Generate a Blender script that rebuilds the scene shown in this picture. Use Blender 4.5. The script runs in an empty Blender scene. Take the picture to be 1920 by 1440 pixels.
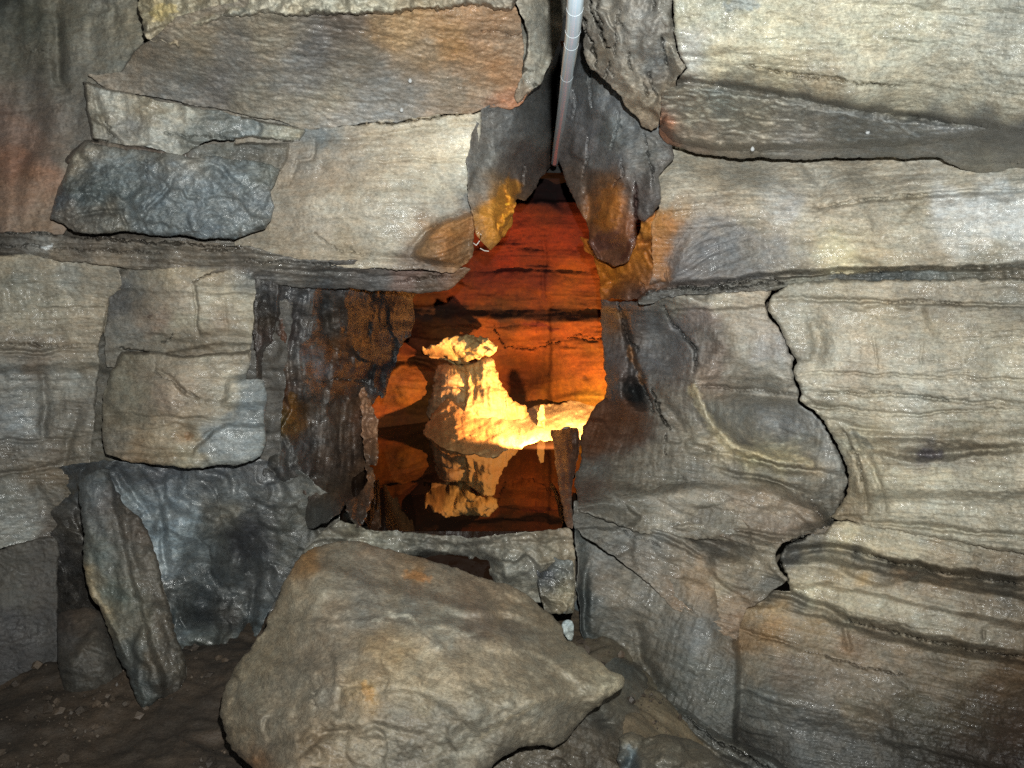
import bpy, math, time
import numpy as np
T0 = time.time()
scene = bpy.context.scene
COL = scene.collection
R = math.radians

# ------------------------------------------------------------------ camera
F = 1507.0                      # focal length in pixels of a 1920 wide frame
PITCH = R(8.3)
CAM = np.array([0.0, 0.0, 1.5])
cam_d = bpy.data.cameras.new('camera'); cam = bpy.data.objects.new('camera', cam_d)
COL.objects.link(cam); scene.camera = cam
cam_d.sensor_width = 36.0; cam_d.lens = 36.0 * F / 1920.0
cam_d.clip_start = 0.02; cam_d.clip_end = 100.0
cam.location = CAM; cam.rotation_euler = (math.pi / 2 - PITCH, 0, 0)

# ------------------------------------------------------------------ world: no daylight; faint fill added for bounce off unseen passage walls
world = bpy.data.worlds.new('World'); scene.world = world; world.use_nodes = True
bg = world.node_tree.nodes['Background']
bg.inputs[0].default_value = (1.0, 0.98, 0.92, 1); bg.inputs[1].default_value = 0.055

# ------------------------------------------------------------------ light: the camera's flash, up and right of the lens
fl = bpy.data.lights.new('camera_flash', 'SPOT')
fl.energy = 520.0; fl.color = (0.985, 1.0, 0.955)
fl.shadow_soft_size = 0.012; fl.spot_size = R(140); fl.spot_blend = 0.8
flash = bpy.data.objects.new('camera_flash', fl); COL.objects.link(flash)
flash.location = (0.055, 0.0, 1.66)
flash.rotation_euler = (math.pi / 2 - R(4), 0, R(-6))

scene.view_settings.view_transform = 'Standard'; scene.view_settings.look = 'None'
scene.view_settings.exposure = 0.0; scene.view_settings.gamma = 1.0
scene.view_settings.use_curve_mapping = False
scene.render.engine = 'CYCLES'
scene.cycles.use_denoising = False
scene.cycles.max_bounces = 6; scene.cycles.diffuse_bounces = 3; scene.cycles.glossy_bounces = 4
scene.cycles.transmission_bounces = 6
scene.cycles.sample_clamp_indirect = 0.4; scene.cycles.caustics_reflective = False; scene.cycles.caustics_refractive = False; scene.cycles.blur_glossy = 1.0

# ------------------------------------------------------------------ helpers: geometry
sp_, cp_ = math.sin(PITCH), math.cos(PITCH)
def at(x, y, Y):
    """world point at depth Y (metres along +Y) seen in direction (x, y)"""
    a = (np.asarray(x, float) - 960.0) / F; b = (720.0 - np.asarray(y, float)) / F
    dy = b * sp_ + cp_; dz = b * cp_ - sp_
    t = Y / dy
    return np.stack([a * t + CAM[0], 0 * t + Y, dz * t + CAM[2]], -1)

_rng = np.random.RandomState(7)
_ga = _rng.rand(4096) * 2 * np.pi
_gx, _gy = np.cos(_ga), np.sin(_ga)
_gu = _rng.rand(4096, 3)
def _h(xi, yi, seed):
    h = (xi * 374761393 + yi * 668265263 + seed * 974711 + 12345) & 0xFFFFFFFF
    h = ((h ^ (h >> 13)) * 1274126177) & 0xFFFFFFFF
    return (h ^ (h >> 16)) & 4095
def gn(x, y, seed=0):
    x0 = np.floor(x).astype(np.int64); y0 = np.floor(y).astype(np.int64)
    fx = x - x0; fy = y - y0
    ux = fx * fx * fx * (fx * (fx * 6 - 15) + 10); uy = fy * fy * fy * (fy * (fy * 6 - 15) + 10)
    def g(i, j):
        k = _h(x0 + i, y0 + j, seed)
        return _gx[k] * (fx - i) + _gy[k] * (fy - j)
    a = g(0, 0); b = g(1, 0); c = g(0, 1); d = g(1, 1)
    a = a + (b - a) * ux
    return (a + ((c + (d - c) * ux) - a) * uy) * 1.5
def fbm(x, y, o=4, seed=0, gain=0.5):
    s = 0; a = 1.0
    for i in range(o):
        s = s + a * gn(x * 2.03 ** i + 13.7 * i, y * 2.03 ** i - 7.1 * i, seed + i * 17); a *= gain
    return s
def worley(x, y, seed=0):
    """distance to nearest and second nearest cell centre, vector to centre and a random triple of the cell"""
    x0 = np.floor(x).astype(np.int64); y0 = np.floor(y).astype(np.int64)
    d1 = np.full(x.shape, 9.0); d2 = np.full(x.shape, 9.0)
    vx = np.zeros(x.shape); vy = np.zeros(x.shape); k1 = np.zeros(x.shape, np.int64)
    for i in (-1, 0, 1):
        for j in (-1, 0, 1):
            k = _h(x0 + i, y0 + j, seed)
            cx = x0 + i + _gu[k, 0]; cy = y0 + j + _gu[k, 1]
            dx = x - cx; dy = y - cy; d = dx * dx + dy * dy
            m = d < d1
            d2 = np.where(m, d1, np.minimum(d2, d))
            d1 = np.where(m, d, d1); vx = np.where(m, dx, vx); vy = np.where(m, dy, vy); k1 = np.where(m, k, k1)
    return np.sqrt(d1), np.sqrt(d2), vx, vy, k1
def soft_facets(x, y, seed=0):
    """tilted plane per cell, planes blended over narrow creases"""
    x0 = np.floor(x).astype(np.int64); y0 = np.floor(y).astype(np.int64); W = 0; S = 0
    for i in (-1, 0, 1):
        for j in (-1, 0, 1):
            k = _h(x0 + i, y0 + j, seed); g = _gu[k]
            dx = x - (x0 + i + g[..., 0]); dy = y - (y0 + j + g[..., 1])
            w = np.exp(-11.0 * (dx * dx + dy * dy)) + 1e-12
            g2 = _gu[(k * 7 + 3) & 4095]
            W = W + w; S = S + w * ((g2[..., 0] - .5) * 2.4 * dx + (g2[..., 1] - .5) * 2.4 * dy + (g2[..., 2] - .5) * .5)
    return S / W
def sst(t):
    t = np.clip(t, 0, 1); return t * t * (3 - 2 * t)
def P(s):
    """'x,y x,y ...' -> array"""
    return np.array([[float(v) for v in t.split(',')] for t in s.split()])
def linedist(x, y, pts):
    d = np.full(x.shape, 1e9); tt = np.zeros(x.shape); n = len(pts) - 1
    for i in range(n):
        ax, ay = pts[i][:2]; bx, by = pts[i + 1][:2]
        ex, ey = bx - ax, by - ay; L = ex * ex + ey * ey + 1e-9
        t = np.clip(((x - ax) * ex + (y - ay) * ey) / L, 0, 1)
        q = np.hypot(x - ax - t * ex, y - ay - t * ey)
        m = q < d; d = np.where(m, q, d); tt = np.where(m, (i + t) / n, tt)
    return d, tt
def inpoly(x, y, pts):
    c = np.zeros(x.shape, bool); n = len(pts)
    for i in range(n):
        ax, ay = pts[i]; bx, by = pts[(i + 1) % n]
        if ay == by: continue
        m = ((ay > y) != (by > y)) & (x < (bx - ax) * (y - ay) / (by - ay) + ax)
        c ^= m
    return c
def rbf(x, y, c):
    c = np.asarray(c, float)
    if len(c) == 1: return np.full(x.shape, c[0, 2])
    X = c[:, :2] / 300.0; n = len(c)
    D = np.hypot(X[:, None, 0] - X[None, :, 0], X[:, None, 1] - X[None, :, 1])
    D = np.sqrt(D * D + 0.01) + np.eye(n) * 0.004
    A = np.zeros((n + 1, n + 1)); A[:n, :n] = D; A[:n, n] = 1; A[n, :n] = 1
    w = np.linalg.solve(A, np.append(c[:, 2], 0))
    out = np.full(x.shape, w[n])
    for i in range(n):
        out = out + w[i] * np.sqrt((x / 300 - X[i, 0]) ** 2 + (y / 300 - X[i, 1]) ** 2 + 0.01)
    return out
def lin(c):
    c = np.asarray(c, float) / 255.0
    return np.where(c <= 0.04045, c / 12.92, ((c + 0.055) / 1.055) ** 2.4)
def colfield(x, y, c, soft=22.0):
    c = np.asarray(c, float); L = lin(c[:, 2:5])
    W = np.zeros(x.shape); S = np.zeros(x.shape + (3,))
    for i in range(len(c)):
        w = 1.0 / ((x - c[i, 0]) ** 2 + (y - c[i, 1]) ** 2 + soft * soft) ** 2 * 1e8
        W += w; S += w[..., None] * L[i]
    return S / W[..., None]
def C(s):
    """'x,y,r,g,b x,y,r,g,b'"""
    return [[float(v) for v in t.split(',')] for t in s.split()]

# ------------------------------------------------------------------ helpers: objects
def tag(o, label=None, cat=None, group=None, kind=None):
    if label: o['label'] = label
    if cat: o['category'] = cat
    if group: o['group'] = group
    if kind: o['kind'] = kind
    return o
def empty(name, loc=(0, 0, 0), **k):
    o = bpy.data.objects.new(name, None); COL.objects.link(o); o.location = loc
    o.empty_display_size = 0.1
    return tag(o, **k)
def link(name, me, mat, parent=None):
    o = bpy.data.objects.new(name, me); COL.objects.link(o)
    me.materials.append(mat)
    if parent is not None:
        o.parent = parent
        o.matrix_parent_inverse = parent.matrix_world.inverted() if parent.type != 'EMPTY' else o.matrix_parent_inverse
        if parent.type == 'EMPTY':
            l = parent.location
            me.transform(__import__('mathutils').Matrix.Translation((-l[0], -l[1], -l[2])))
    return o

# ------------------------------------------------------------------ materials
def nodes_of(m):
    m.use_nodes = True; nt = m.node_tree
    return nt, nt.nodes, nt.links, nt.nodes['Principled BSDF']
def rock_mat(name, bump=1.0, grain=1.0, rough=0.62, coat=0.75, coat_rough=0.13, sparkle=0.25):
    m = bpy.data.materials.new(name); nt, N, L, B = nodes_of(m)
    tc = N.new('ShaderNodeTexCoord')
    mp = N.new('ShaderNodeMapping'); mp.inputs['Scale'].default_value = (0.7, 0.7, 1.5); L.new(tc.outputs['Object'], mp.inputs['Vector'])
    at_ = N.new('ShaderNodeAttribute'); at_.attribute_name = 'rock_colour'
    wet = N.new('ShaderNodeAttribute'); wet.attribute_name = 'wetness'
    def noise(s, d, r=0.6):
        n = N.new('ShaderNodeTexNoise'); n.inputs['Scale'].default_value = s
        n.inputs['Detail'].default_value = d; n.inputs['Roughness'].default_value = r
        L.new(mp.outputs[0], n.inputs['Vector']); return n
    def math_(op, a, b=None, c=None):
        n = N.new('ShaderNodeMath'); n.operation = op
        for i, v in enumerate((a, b, c)):
            if v is None: continue
            if isinstance(v, (int, float)): n.inputs[i].default_value = v
            else: L.new(v, n.inputs[i])
        return n.outputs[0]
    def maprange(v, a, b, c, d):
        n = N.new('ShaderNodeMapRange')
        L.new(v, n.inputs[0])
        for i, q in enumerate((a, b, c, d)): n.inputs[i + 1].default_value = q
        return n.outputs[0]
    n1 = noise(22, 6); n2 = noise(130, 5, 0.7); n3 = noise(420, 3, 0.7)
    f1 = maprange(n1.outputs[0], 0.3, 0.7, 1 - 0.16 * grain, 1 + 0.16 * grain)
    f2 = maprange(n2.outputs[0], 0.3, 0.7, 1 - 0.27 * grain, 1 + 0.27 * grain)
    f3 = maprange(n3.outputs[0], 0.3, 0.7, 1 - 0.27 * grain, 1 + 0.27 * grain)
    f = math_('MULTIPLY', math_('MULTIPLY', f1, f2), f3)
    vm = N.new('ShaderNodeVectorMath'); vm.operation = 'SCALE'
    L.new(at_.outputs['Color'], vm.inputs[0]); L.new(f, vm.inputs['Scale'])
    hs = noise(38, 4); hm = N.new('ShaderNodeMix'); hm.data_type = 'RGBA'; hm.blend_type = 'MULTIPLY'
    L.new(vm.outputs[0], hm.inputs[6])
    cr = N.new('ShaderNodeValToRGB'); L.new(hs.outputs[0], cr.inputs[0])
    cr.color_ramp.elements[0].position = 0.35; cr.color_ramp.elements[0].color = (0.95, 1.0, 1.04, 1)
    cr.color_ramp.elements[1].position = 0.65; cr.color_ramp.elements[1].color = (1.05, 0.995, 0.94, 1)
    L.new(cr.outputs[0], hm.inputs[7]); hm.inputs[0].default_value = 0.8
    L.new(hm.outputs[2], B.inputs['Base Color'])
    r = math_('SUBTRACT', rough, math_('MULTIPLY', wet.outputs['Fac'], 0.22))
    L.new(math_('ADD', r, maprange(n2.outputs[0], 0.3, 0.7, -0.12, 0.12)), B.inputs['Roughness'])
    film = maprange(noise(9, 5, 0.65).outputs[0], 0.44, 0.60, 0.06, 1.0)
    L.new(math_('MULTIPLY', math_('MULTIPLY', wet.outputs['Fac'], coat), film), B.inputs['Coat Weight'])
    B.inputs['Coat Roughness'].default_value = coat_rough; B.inputs['Coat IOR'].default_value = 1.5
    b1 = N.new('ShaderNodeBump'); b1.inputs['Strength'].default_value = 0.9 * bump; b1.inputs['Distance'].default_value = 0.0035
    b2 = N.new('ShaderNodeBump'); b2.inputs['Strength'].default_value = 0.8 * bump; b2.inputs['Distance'].default_value = 0.0016
    L.new(n2.outputs[0], b1.inputs['Height']); L.new(n3.outputs[0], b2.inputs['Height'])
    L.new(b1.outputs[0], b2.inputs['Normal']); L.new(b2.outputs[0], B.inputs['Normal'])
    b3 = N.new('ShaderNodeBump'); b3.inputs['Strength'].default_value = 1.0; b3.inputs['Distance'].default_value = 0.0012 + 0.0016 * sparkle
    n4 = noise(110, 4, 0.7); L.new(n4.outputs[0], b3.inputs['Height']); L.new(b3.outputs[0], B.inputs['Coat Normal'])
    return m
M_ROCK = rock_mat('wet_limestone')
M_WET = rock_mat('glistening_dark_limestone', bump=1.1, rough=0.55, coat=1.0, coat_rough=0.17, sparkle=0.6)
M_DRY = rock_mat('matt_limestone', bump=0.9, rough=0.72, coat=0.5, coat_rough=0.3)
M_CHAM = rock_mat('rust_stained_limestone', bump=0.9, rough=0.9, coat=0.0)
M_CHAM.node_tree.nodes['Principled BSDF'].inputs['Specular IOR Level'].default_value = 0.12
M_CALC = rock_mat('calcite', bump=0.8, grain=0.6, rough=0.7, coat=0.25, coat_rough=0.25)

# ------------------------------------------------------------------ the rock builder
KALB = 1.30
def detail(X, Y, styles, seed):
    """relief in metres (positive = away from viewer) and a correlated colour factor"""
    Z = np.zeros(X.shape); K = np.ones(X.shape)
    for i, s in enumerate(styles):
        k = s[0]; sd = seed * 31 + i * 101
        if k == 'strata':                        # angle, amp, length, thickness, colour strength
            _, ang, amp, sx, sy, ck = s; ck = ck * .72
            a = R(ang); wv = 15 * gn(X / 300, Y / 200, sd) + 3 * gn(X / 70, Y / 40, sd + 1)
            u = X * math.cos(a) + Y * math.sin(a); v = -X * math.sin(a) + Y * math.cos(a) + wv
            n = gn(u / sx, v / sy, sd + 2) + 0.6 * gn(u / (sx * .6), v / (sy * .42), sd + 3) + 0.35 * gn(u / (sx * .3), v / (sy * .2), sd + 4)
            fade = 0.45 + 0.9 * sst(0.5 + 1.1 * gn(X / 170, Y / 90, sd + 9))
            g = gn(u / (sx * 4), v / (sy * 1.5), sd + 5)
            groove = np.exp(-(g / 0.05) ** 2) * (0.5 + 0.5 * np.sign(gn(u / 90, v / 30, sd + 6)))
            g2 = gn(u / (sx * 2.2), v / (sy * .62), sd + 12)
            fine = np.exp(-(g2 / 0.07) ** 2) * np.clip(2.2 * gn(u / 70, v / 12, sd + 13), 0, 1)
            st = gn(u / 34, v / 2.6, sd + 14) + .6 * gn(u / 16, v / 1.7, sd + 15)
            w = v / (sy * 2.3) + .35 * gn(u / 260, v / 60, sd + 20) + .10 * gn(u / 22, v / 22, sd + 21); kf = np.floor(w); fr = w - kf
            hk = _gu[_h(kf.astype(np.int64), np.full(kf.shape, sd, np.int64), 5)]
            on = sst(.5 + 2.2 * gn(u / 150 + 9.7 * kf, v * 0 + kf * 3.1, sd + 22))
            Z += amp * 2.4 * on * hk[..., 0] * (.5 - sst(fr / .9) + sst((fr - .93) / .07)); K *= 1 + .5 * ck * (hk[..., 1] - .5)
            Z += fade * amp * (n * 0.6 + groove * 0.9 + fine * .8) + amp * .16 * st; K *= 1 - ck * ((0.55 * n + 0.5 * groove) * fade + .7 * fine + .20 * st)
        elif k == 'fbm':
            _, amp, sc, o, ck = s
            n = fbm(X / sc, Y / sc, o, sd); Z += amp * n; K *= 1 - ck * n
        elif k == 'facet':                       # amp, scale, angle, stretch
            _, amp, sc, ang, st = s
            a = R(ang); wx = 0.3 * sc * gn(X / (sc * .9), Y / (sc * .9), sd + 7); wy = 0.3 * sc * gn(X / (sc * .9), Y / (sc * .9), sd + 8)
            u = ((X + wx) * math.cos(a) + (Y + wy) * math.sin(a)) / (sc * st); v = (-(X + wx) * math.sin(a) + (Y + wy) * math.cos(a)) / sc
            Z += amp * 1.3 * soft_facets(u, v, sd)
        elif k == 'lump':                        # knobbly
            _, amp, sc, ck = s
            d1, d2, vx, vy, kk = worley(X / sc + .4 * gn(X / sc, Y / sc, sd), Y / sc, sd)
            Z += amp * (d1 * d1 - 0.3); K *= 1 - ck * (d1 - .4)
        elif k == 'flute':                       # angle, amp, width, length
            _, ang, amp, w, ln, ck = s
            a = R(ang); wv = 10 * gn(X / 90, Y / 90, sd)
            u = X * math.cos(a) + Y * math.sin(a) + wv; v = -X * math.sin(a) + Y * math.cos(a)
            n = gn(u / w, v / ln, sd + 1) + .5 * gn(u / w * 2.1, v / ln * 1.5, sd + 2)
            Z += amp * n; K *= 1 - ck * n
        elif k == 'ripple':                      # flattened overhang texture: lens shaped flakes
            _, ang, amp, w, ln, ck = s
            a = R(ang); u = X * math.cos(a) + Y * math.sin(a); v = -X * math.sin(a) + Y * math.cos(a)
            u = u + 12 * gn(X / 40, Y / 40, sd + 3); v = v + 5 * gn(X / 50, Y / 30, sd + 4)
            n = np.abs(gn(u / ln, v / w, sd + 1)) + .5 * np.abs(gn(u / ln * 2, v / w * 2, sd + 2))
            Z += amp * (0.5 - n); K *= 1 + ck * (n - .35)
    return Z, K
SOFT = {'pale_block', 'brown_seam', 'beige_bed', 'outer_wall', 'cream_fringe', 'roof_slab', 'fluted_ochre_ledge', 'crevice_wall_left', 'brown_flow_bed', 'foot_ledge', 'split_ledge',
        'banded_bed', 'upper_joint_block', 'fluted_scoop', 'ochre_buttress', 'dark_side_wall', 'wet_recess', 'overhang_flakes', 'polished_bed', 'pool_rim', 'backing_bed', 'crevice_lip_left', 'bottom_right_rock_floor', 'grey_face'}
# pieces that grow out of the bed beside them: width in px over which they blend into it
WELD = {'pale_block': 6, 'beige_bed': 9, 'outer_wall': 22, 'cream_fringe': 8, 'upper_joint_block': 12, 'lower_joint_block': 7, 'dark_side_wall': 14, 'grey_face': 18, 'brown_flow_bed': 28,
        'lower_flow_bed': 24, 'fluted_scoop': 24, 'ochre_buttress': 16, 'fluted_ochre_ledge': 14, 'crevice_wall_left': 12, 'mineral_crust': 9, 'crevice_lip_left': 6, 'overhang_flakes': 16,
        'foot_ledge': 14, 'bottom_right_rock_floor': 12, 'split_ledge': 6, 'cream_banded_bed': 5, 'banded_bed': 6, 'brown_seam': 8, 'polished_bed': 6, 'hanging_jaw': 5}
BUILT = []
SEED = [1]
STEP = 1.95
def rock(name, outline, depth, cols, styles=(), feats=(), stains_and_shade=(), parent=None, mat=None, wet=0.4,
         edge=(14, 0.05), thick=0.35, step=None, warp=(4.0, 1.6), pillow=None, albedo=False, tint=None, mott=(0.13, 0.13, 0.16), hue=0.04,
         wets=(), zfloor=None, vcol=None):
    sd = SEED[0]; SEED[0] += 1
    st = step or STEP
    poly = P(outline) if isinstance(outline, str) else outline
    x0, y0 = poly.min(0) - 8; x1, y1 = poly.max(0) + 8
    nx = int((x1 - x0) / st) + 2; ny = int((y1 - y0) / st) + 2
    X, Y = np.meshgrid(x0 + st * np.arange(nx), y0 + st * np.arange(ny))
    wx = warp[0] * gn(X / 45, Y / 45, sd * 7) + warp[1] * gn(X / 11, Y / 11, sd * 7 + 1) + warp[1] * .5 * gn(X / 5, Y / 5, sd * 7 + 4)
    wy = warp[0] * gn(X / 45, Y / 45, sd * 7 + 2) + warp[1] * gn(X / 11, Y / 11, sd * 7 + 3) + warp[1] * .5 * gn(X / 5, Y / 5, sd * 7 + 5)
    XW, YW = X + wx, Y + wy
    ins = inpoly(XW, YW, poly)
    dist, _ = linedist(XW, YW, np.vstack([poly, poly[:1]]))
    D = rbf(X, Y, depth)
    Z, K = detail(X, Y, styles, sd)
    mr_ = fbm(X / 13, Y / 10, 4, sd * 3 + 1, .6); Z = Z + .0022 * mr_; K = K * (1 - .05 * mr_)
    pit = gn(X / 6, Y / 5, sd * 3 + 2); pm = sst((pit - .42) / .2) * sst(.5 + 1.5 * gn(X / 60, Y / 60, sd * 3 + 4)); Z = Z + .004 * pm; K = K * (1 - .18 * pm)
    er, ea = edge; ea = 0.0 if name in SOFT else ea * 0.4
    fs = 1.45 if parent is not None and parent.name == 'cave_wall_right' else 1.0
    t = np.clip(dist / er, 0, 1)
    D = D + Z + ea * (1 - np.sqrt(np.clip(1 - (1 - t) ** 2, 0, 1)))
    if pillow:
        pr, pa = pillow
        bulge = pa * np.sqrt(np.clip(1 - (1 - np.clip(dist / pr, 0, 1)) ** 2, 0, 1))
        D = D - bulge
    wA = None
    if name in WELD and not pillow:
        DA = np.full(X.shape, 99.0); CA = np.zeros(X.shape + (3,))
        for (ax0, ay0, ast, aD, aC, aI) in BUILT:
            ii_ = np.rint((X - ax0) / ast).astype(int); jj_ = np.rint((Y - ay0) / ast).astype(int)
            ok = (ii_ >= 0) & (jj_ >= 0) & (ii_ < aD.shape[1]) & (jj_ < aD.shape[0])
            if not ok.any(): continue
            ic = np.clip(ii_, 0, aD.shape[1] - 1); jc = np.clip(jj_, 0, aD.shape[0] - 1)
            ok &= aI[jc, ic]; ok &= aD[jc, ic] < DA
            DA = np.where(ok, aD[jc, ic], DA); CA = np.where(ok[..., None], aC[jc, ic], CA)
        wA = (1 - sst(dist / WELD[name])) * (DA < 90) * (1 - sst((np.abs(DA - D) - .14) / .16))
        D = D * (1 - wA) + (np.minimum(DA, 50) - .0015) * wA
    XC = X + 0.6 * wx + 1.2 * gn(X / 9, Y / 7, sd + 50) + 4 * gn(X / 40, Y / 30, sd + 52); YC = Y + .6 * wy + 1.2 * gn(X / 11, Y / 7, sd + 51) + 4 * gn(X / 50, Y / 30, sd + 53)
    XJ = X + 3.2 * gn(X / 9, Y / 9, sd + 60) + 5 * gn(X / 34, Y / 34, sd + 61); YJ = Y + 3.2 * gn(X / 9, Y / 9, sd + 62) + 5 * gn(X / 34, Y / 34, sd + 63)
    for f in feats:
        k = f[0]
        if k == 'crack':                          # pts, half width px, depth m
            d, tt = linedist(XJ, YJ, P(f[1])); w = f[2] * (0.35 + 0.65 * np.sin(np.pi * np.clip(tt, .02, .98)) ** .5) * (1 + .9 * gn(X / 17, Y / 17, sd + 70))
            w = np.maximum(w, 1.5); D = D + 2.2 * f[3] * np.clip(1 - d / w, 0, 1)
        elif k == 'groove':                       # soft valley
            d, tt = linedist(XC, YC, P(f[1])); fd = np.sin(np.pi * np.clip(tt, .03, .97)) ** .4
            D = D + fs * f[3] * fd * np.exp(-(d / f[2]) ** 2)
        elif k == 'step':                         # below the line the surface shifts by amp over width
            p = P(f[1]); yy = np.interp(XC, p[:, 0], p[:, 1])
            fx = sst((XC - p[0, 0]) / f[4]) * sst((p[-1, 0] - XC) / f[4]) if len(f) > 4 else 1
            D = D + fs * fx * f[3] * sst((YC - yy) / f[2])
        elif k == 'vstep':                        # right of the line
            p = P(f[1]); xx = np.interp(YC, p[:, 1], p[:, 0])
            fy = sst((YC - p[0, 1]) / f[4]) * sst((p[-1, 1] - YC) / f[4]) if len(f) > 4 else 1
            D = D + fy * f[3] * sst((XC - xx) / f[2])
        elif k == 'bump':                         # x, y, rx, ry, angle, amp
            _, bx, by, rx, ry, an, am = f
            a = R(an); u = ((XC - bx) * math.cos(a) + (YC - by) * math.sin(a)) / rx; v = (-(XC - bx) * math.sin(a) + (YC - by) * math.cos(a)) / ry
            D = D + fs * am * np.exp(-(u * u + v * v))
        elif k == 'shelf':                        # thin plate edge: sharp rise, slow decay below the line
            p = P(f[1]); yy = np.interp(XC, p[:, 0], p[:, 1]); q = YC - yy
            fx = sst((XC - p[0, 0]) / 30) * sst((p[-1, 0] - XC) / 30)
            D = D + fx * f[3] * np.where(q > 0, np.exp(-q / f[2]) * sst(q / 3), 0)
    # colour: control points as seen, so some shading and wet sheen stay in
    ww = 16
    CX = X + ww * fbm(X / 60, Y / 60, 3, sd + 80); CY = Y + ww * fbm(X / 60, Y / 60, 3, sd + 84)
    CL = colfield(CX, CY, cols)
    W = np.full(X.shape, float(wet))
    SX = X + 9 * fbm(X / 30, Y / 30, 3, sd + 90); SY = Y + 9 * fbm(X / 30, Y / 30, 3, sd + 94)
    br = fbm(X / 12, Y / 12, 3, sd + 98)
    for s in stains_and_shade:  # mineral stains, and some patches of painted shade
        k = s[0]
        if k == 'blob':                            # x, y, rx, ry, angle, rgb, strength
            _, bx, by, rx, ry, an, rgb, stg = s
            a = R(an); u = ((SX - bx) * math.cos(a) + (SY - by) * math.sin(a)) / rx; v = (-(SX - bx) * math.sin(a) + (SY - by) * math.cos(a)) / ry
            m = sst((1.15 - np.hypot(u, v) + .35 * br) / .45) * stg
        elif k == 'line':
            _, pts, w, rgb, stg = s
            d, tt = linedist(XJ, YJ, P(pts)); m = sst((1.4 - d / w + .4 * br) / .8) * stg
        elif k == 'poly':
            _, pts, sf, rgb, stg = s
            pp = P(pts); i = inpoly(SX, SY, pp); d, _ = linedist(SX, SY, np.vstack([pp, pp[:1]]))
            m = sst(.5 + np.where(i, d, -d) / (2 * sf) + .2 * br) * stg
        CL = CL * (1 - m[..., None]) + lin(rgb) * m[..., None]
    for s in wets:                                 # x, y, rx, ry, angle, value
        bx, by, rx, ry, an, val = s
        a = R(an); u = ((SX - bx) * math.cos(a) + (SY - by) * math.sin(a)) / rx; v = (-(SX - bx) * math.sin(a) + (SY - by) * math.cos(a)) / ry
        m = sst((1.2 - np.hypot(u, v) + .3 * br) / .6); W = W * (1 - m) + val * m
    m1 = fbm(X / 110, Y / 80, 3, sd + 110); m2 = fbm(X / 26, Y / 20, 3, sd + 114); m3 = fbm(X / 7, Y / 6, 3, sd + 118)
    K = K * (1 - mott[0] * m1) * (1 - mott[1] * m2) * (1 - mott[2] * m3)
    hh = hue * (fbm(X / 70, Y / 45, 4, sd + 122)) 
    CL = CL * np.clip(K, 0.3, 2.0)[..., None] * np.stack([1 + hh, 1 + 0 * hh, 1 - 1.3 * hh], -1)
    if not albedo:
        sat = (CL.max(-1) - CL.min(-1)) / (CL.max(-1) + 1e-6); ds = (.28 * (1 - sst((sat - .5) / .25)))[..., None]; CL = CL * (1 - ds) + ds * (CL @ np.array([.25, .6, .15]))[..., None]
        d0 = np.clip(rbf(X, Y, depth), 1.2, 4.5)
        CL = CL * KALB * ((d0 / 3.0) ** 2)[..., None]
    if tint: CL = CL * np.array(tint)
    if wA is not None: CL = CL * (1 - wA[..., None]) + CA * wA[..., None]
    CL = np.clip(CL, 0.006, 0.72)
    if not pillow and name != 'backing_bed': BUILT.append((x0, y0, st, D, CL, ins))
    W = np.clip(W * (1 + .5 * m2), 0, 1)
    # mesh
    q = ins[:-1, :-1] & ins[1:, :-1] & ins[:-1, 1:] & ins[1:, 1:]
    use = np.zeros(ins.shape, bool)
    use[:-1, :-1] |= q; use[1:, :-1] |= q; use[:-1, 1:] |= q; use[1:, 1:] |= q
    idx = np.full(ins.shape, -1, np.int64); nv = int(use.sum()); idx[use] = np.arange(nv)
    j, i = np.nonzero(q)
    Fq = np.stack([idx[j, i], idx[j + 1, i], idx[j + 1, i + 1], idx[j, i + 1]], -1)
    # border edges, directed as in their quad
    qp = np.pad(q, 1)
    E = []
    jj, ii = np.nonzero(q & ~qp[1:-1, :-2]); E.append(np.stack([idx[jj, ii], idx[jj + 1, ii]], -1))
    jj, ii = np.nonzero(q & ~qp[2:, 1:-1]); E.append(np.stack([idx[jj + 1, ii], idx[jj + 1, ii + 1]], -1))
    jj, ii = np.nonzero(q & ~qp[1:-1, 2:]); E.append(np.stack([idx[jj + 1, ii + 1], idx[jj, ii + 1]], -1))
    jj, ii = np.nonzero(q & ~qp[:-2, 1:-1]); E.append(np.stack([idx[jj, ii + 1], idx[jj, ii]], -1))
    E = np.vstack(E)
    # smooth the outline so that it does not follow the lattice
    PX = X[use].copy(); PY = Y[use].copy(); cnt = np.zeros(nv); np.add.at(cnt, E.ravel(), 1); bm_ = cnt > 0
    for _ in range(3):
        sx_ = np.zeros(nv); sy_ = np.zeros(nv)
        np.add.at(sx_, E[:, 0], PX[E[:, 1]]); np.add.at(sx_, E[:, 1], PX[E[:, 0]])
        np.add.at(sy_, E[:, 0], PY[E[:, 1]]); np.add.at(sy_, E[:, 1], PY[E[:, 0]])
        PX[bm_] += .55 * (sx_[bm_] / cnt[bm_] - PX[bm_]); PY[bm_] += .55 * (sy_[bm_] / cnt[bm_] - PY[bm_])
    V = at(PX, PY, D[use])
    CLu = CL[use]; Wu = W[use]
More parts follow.
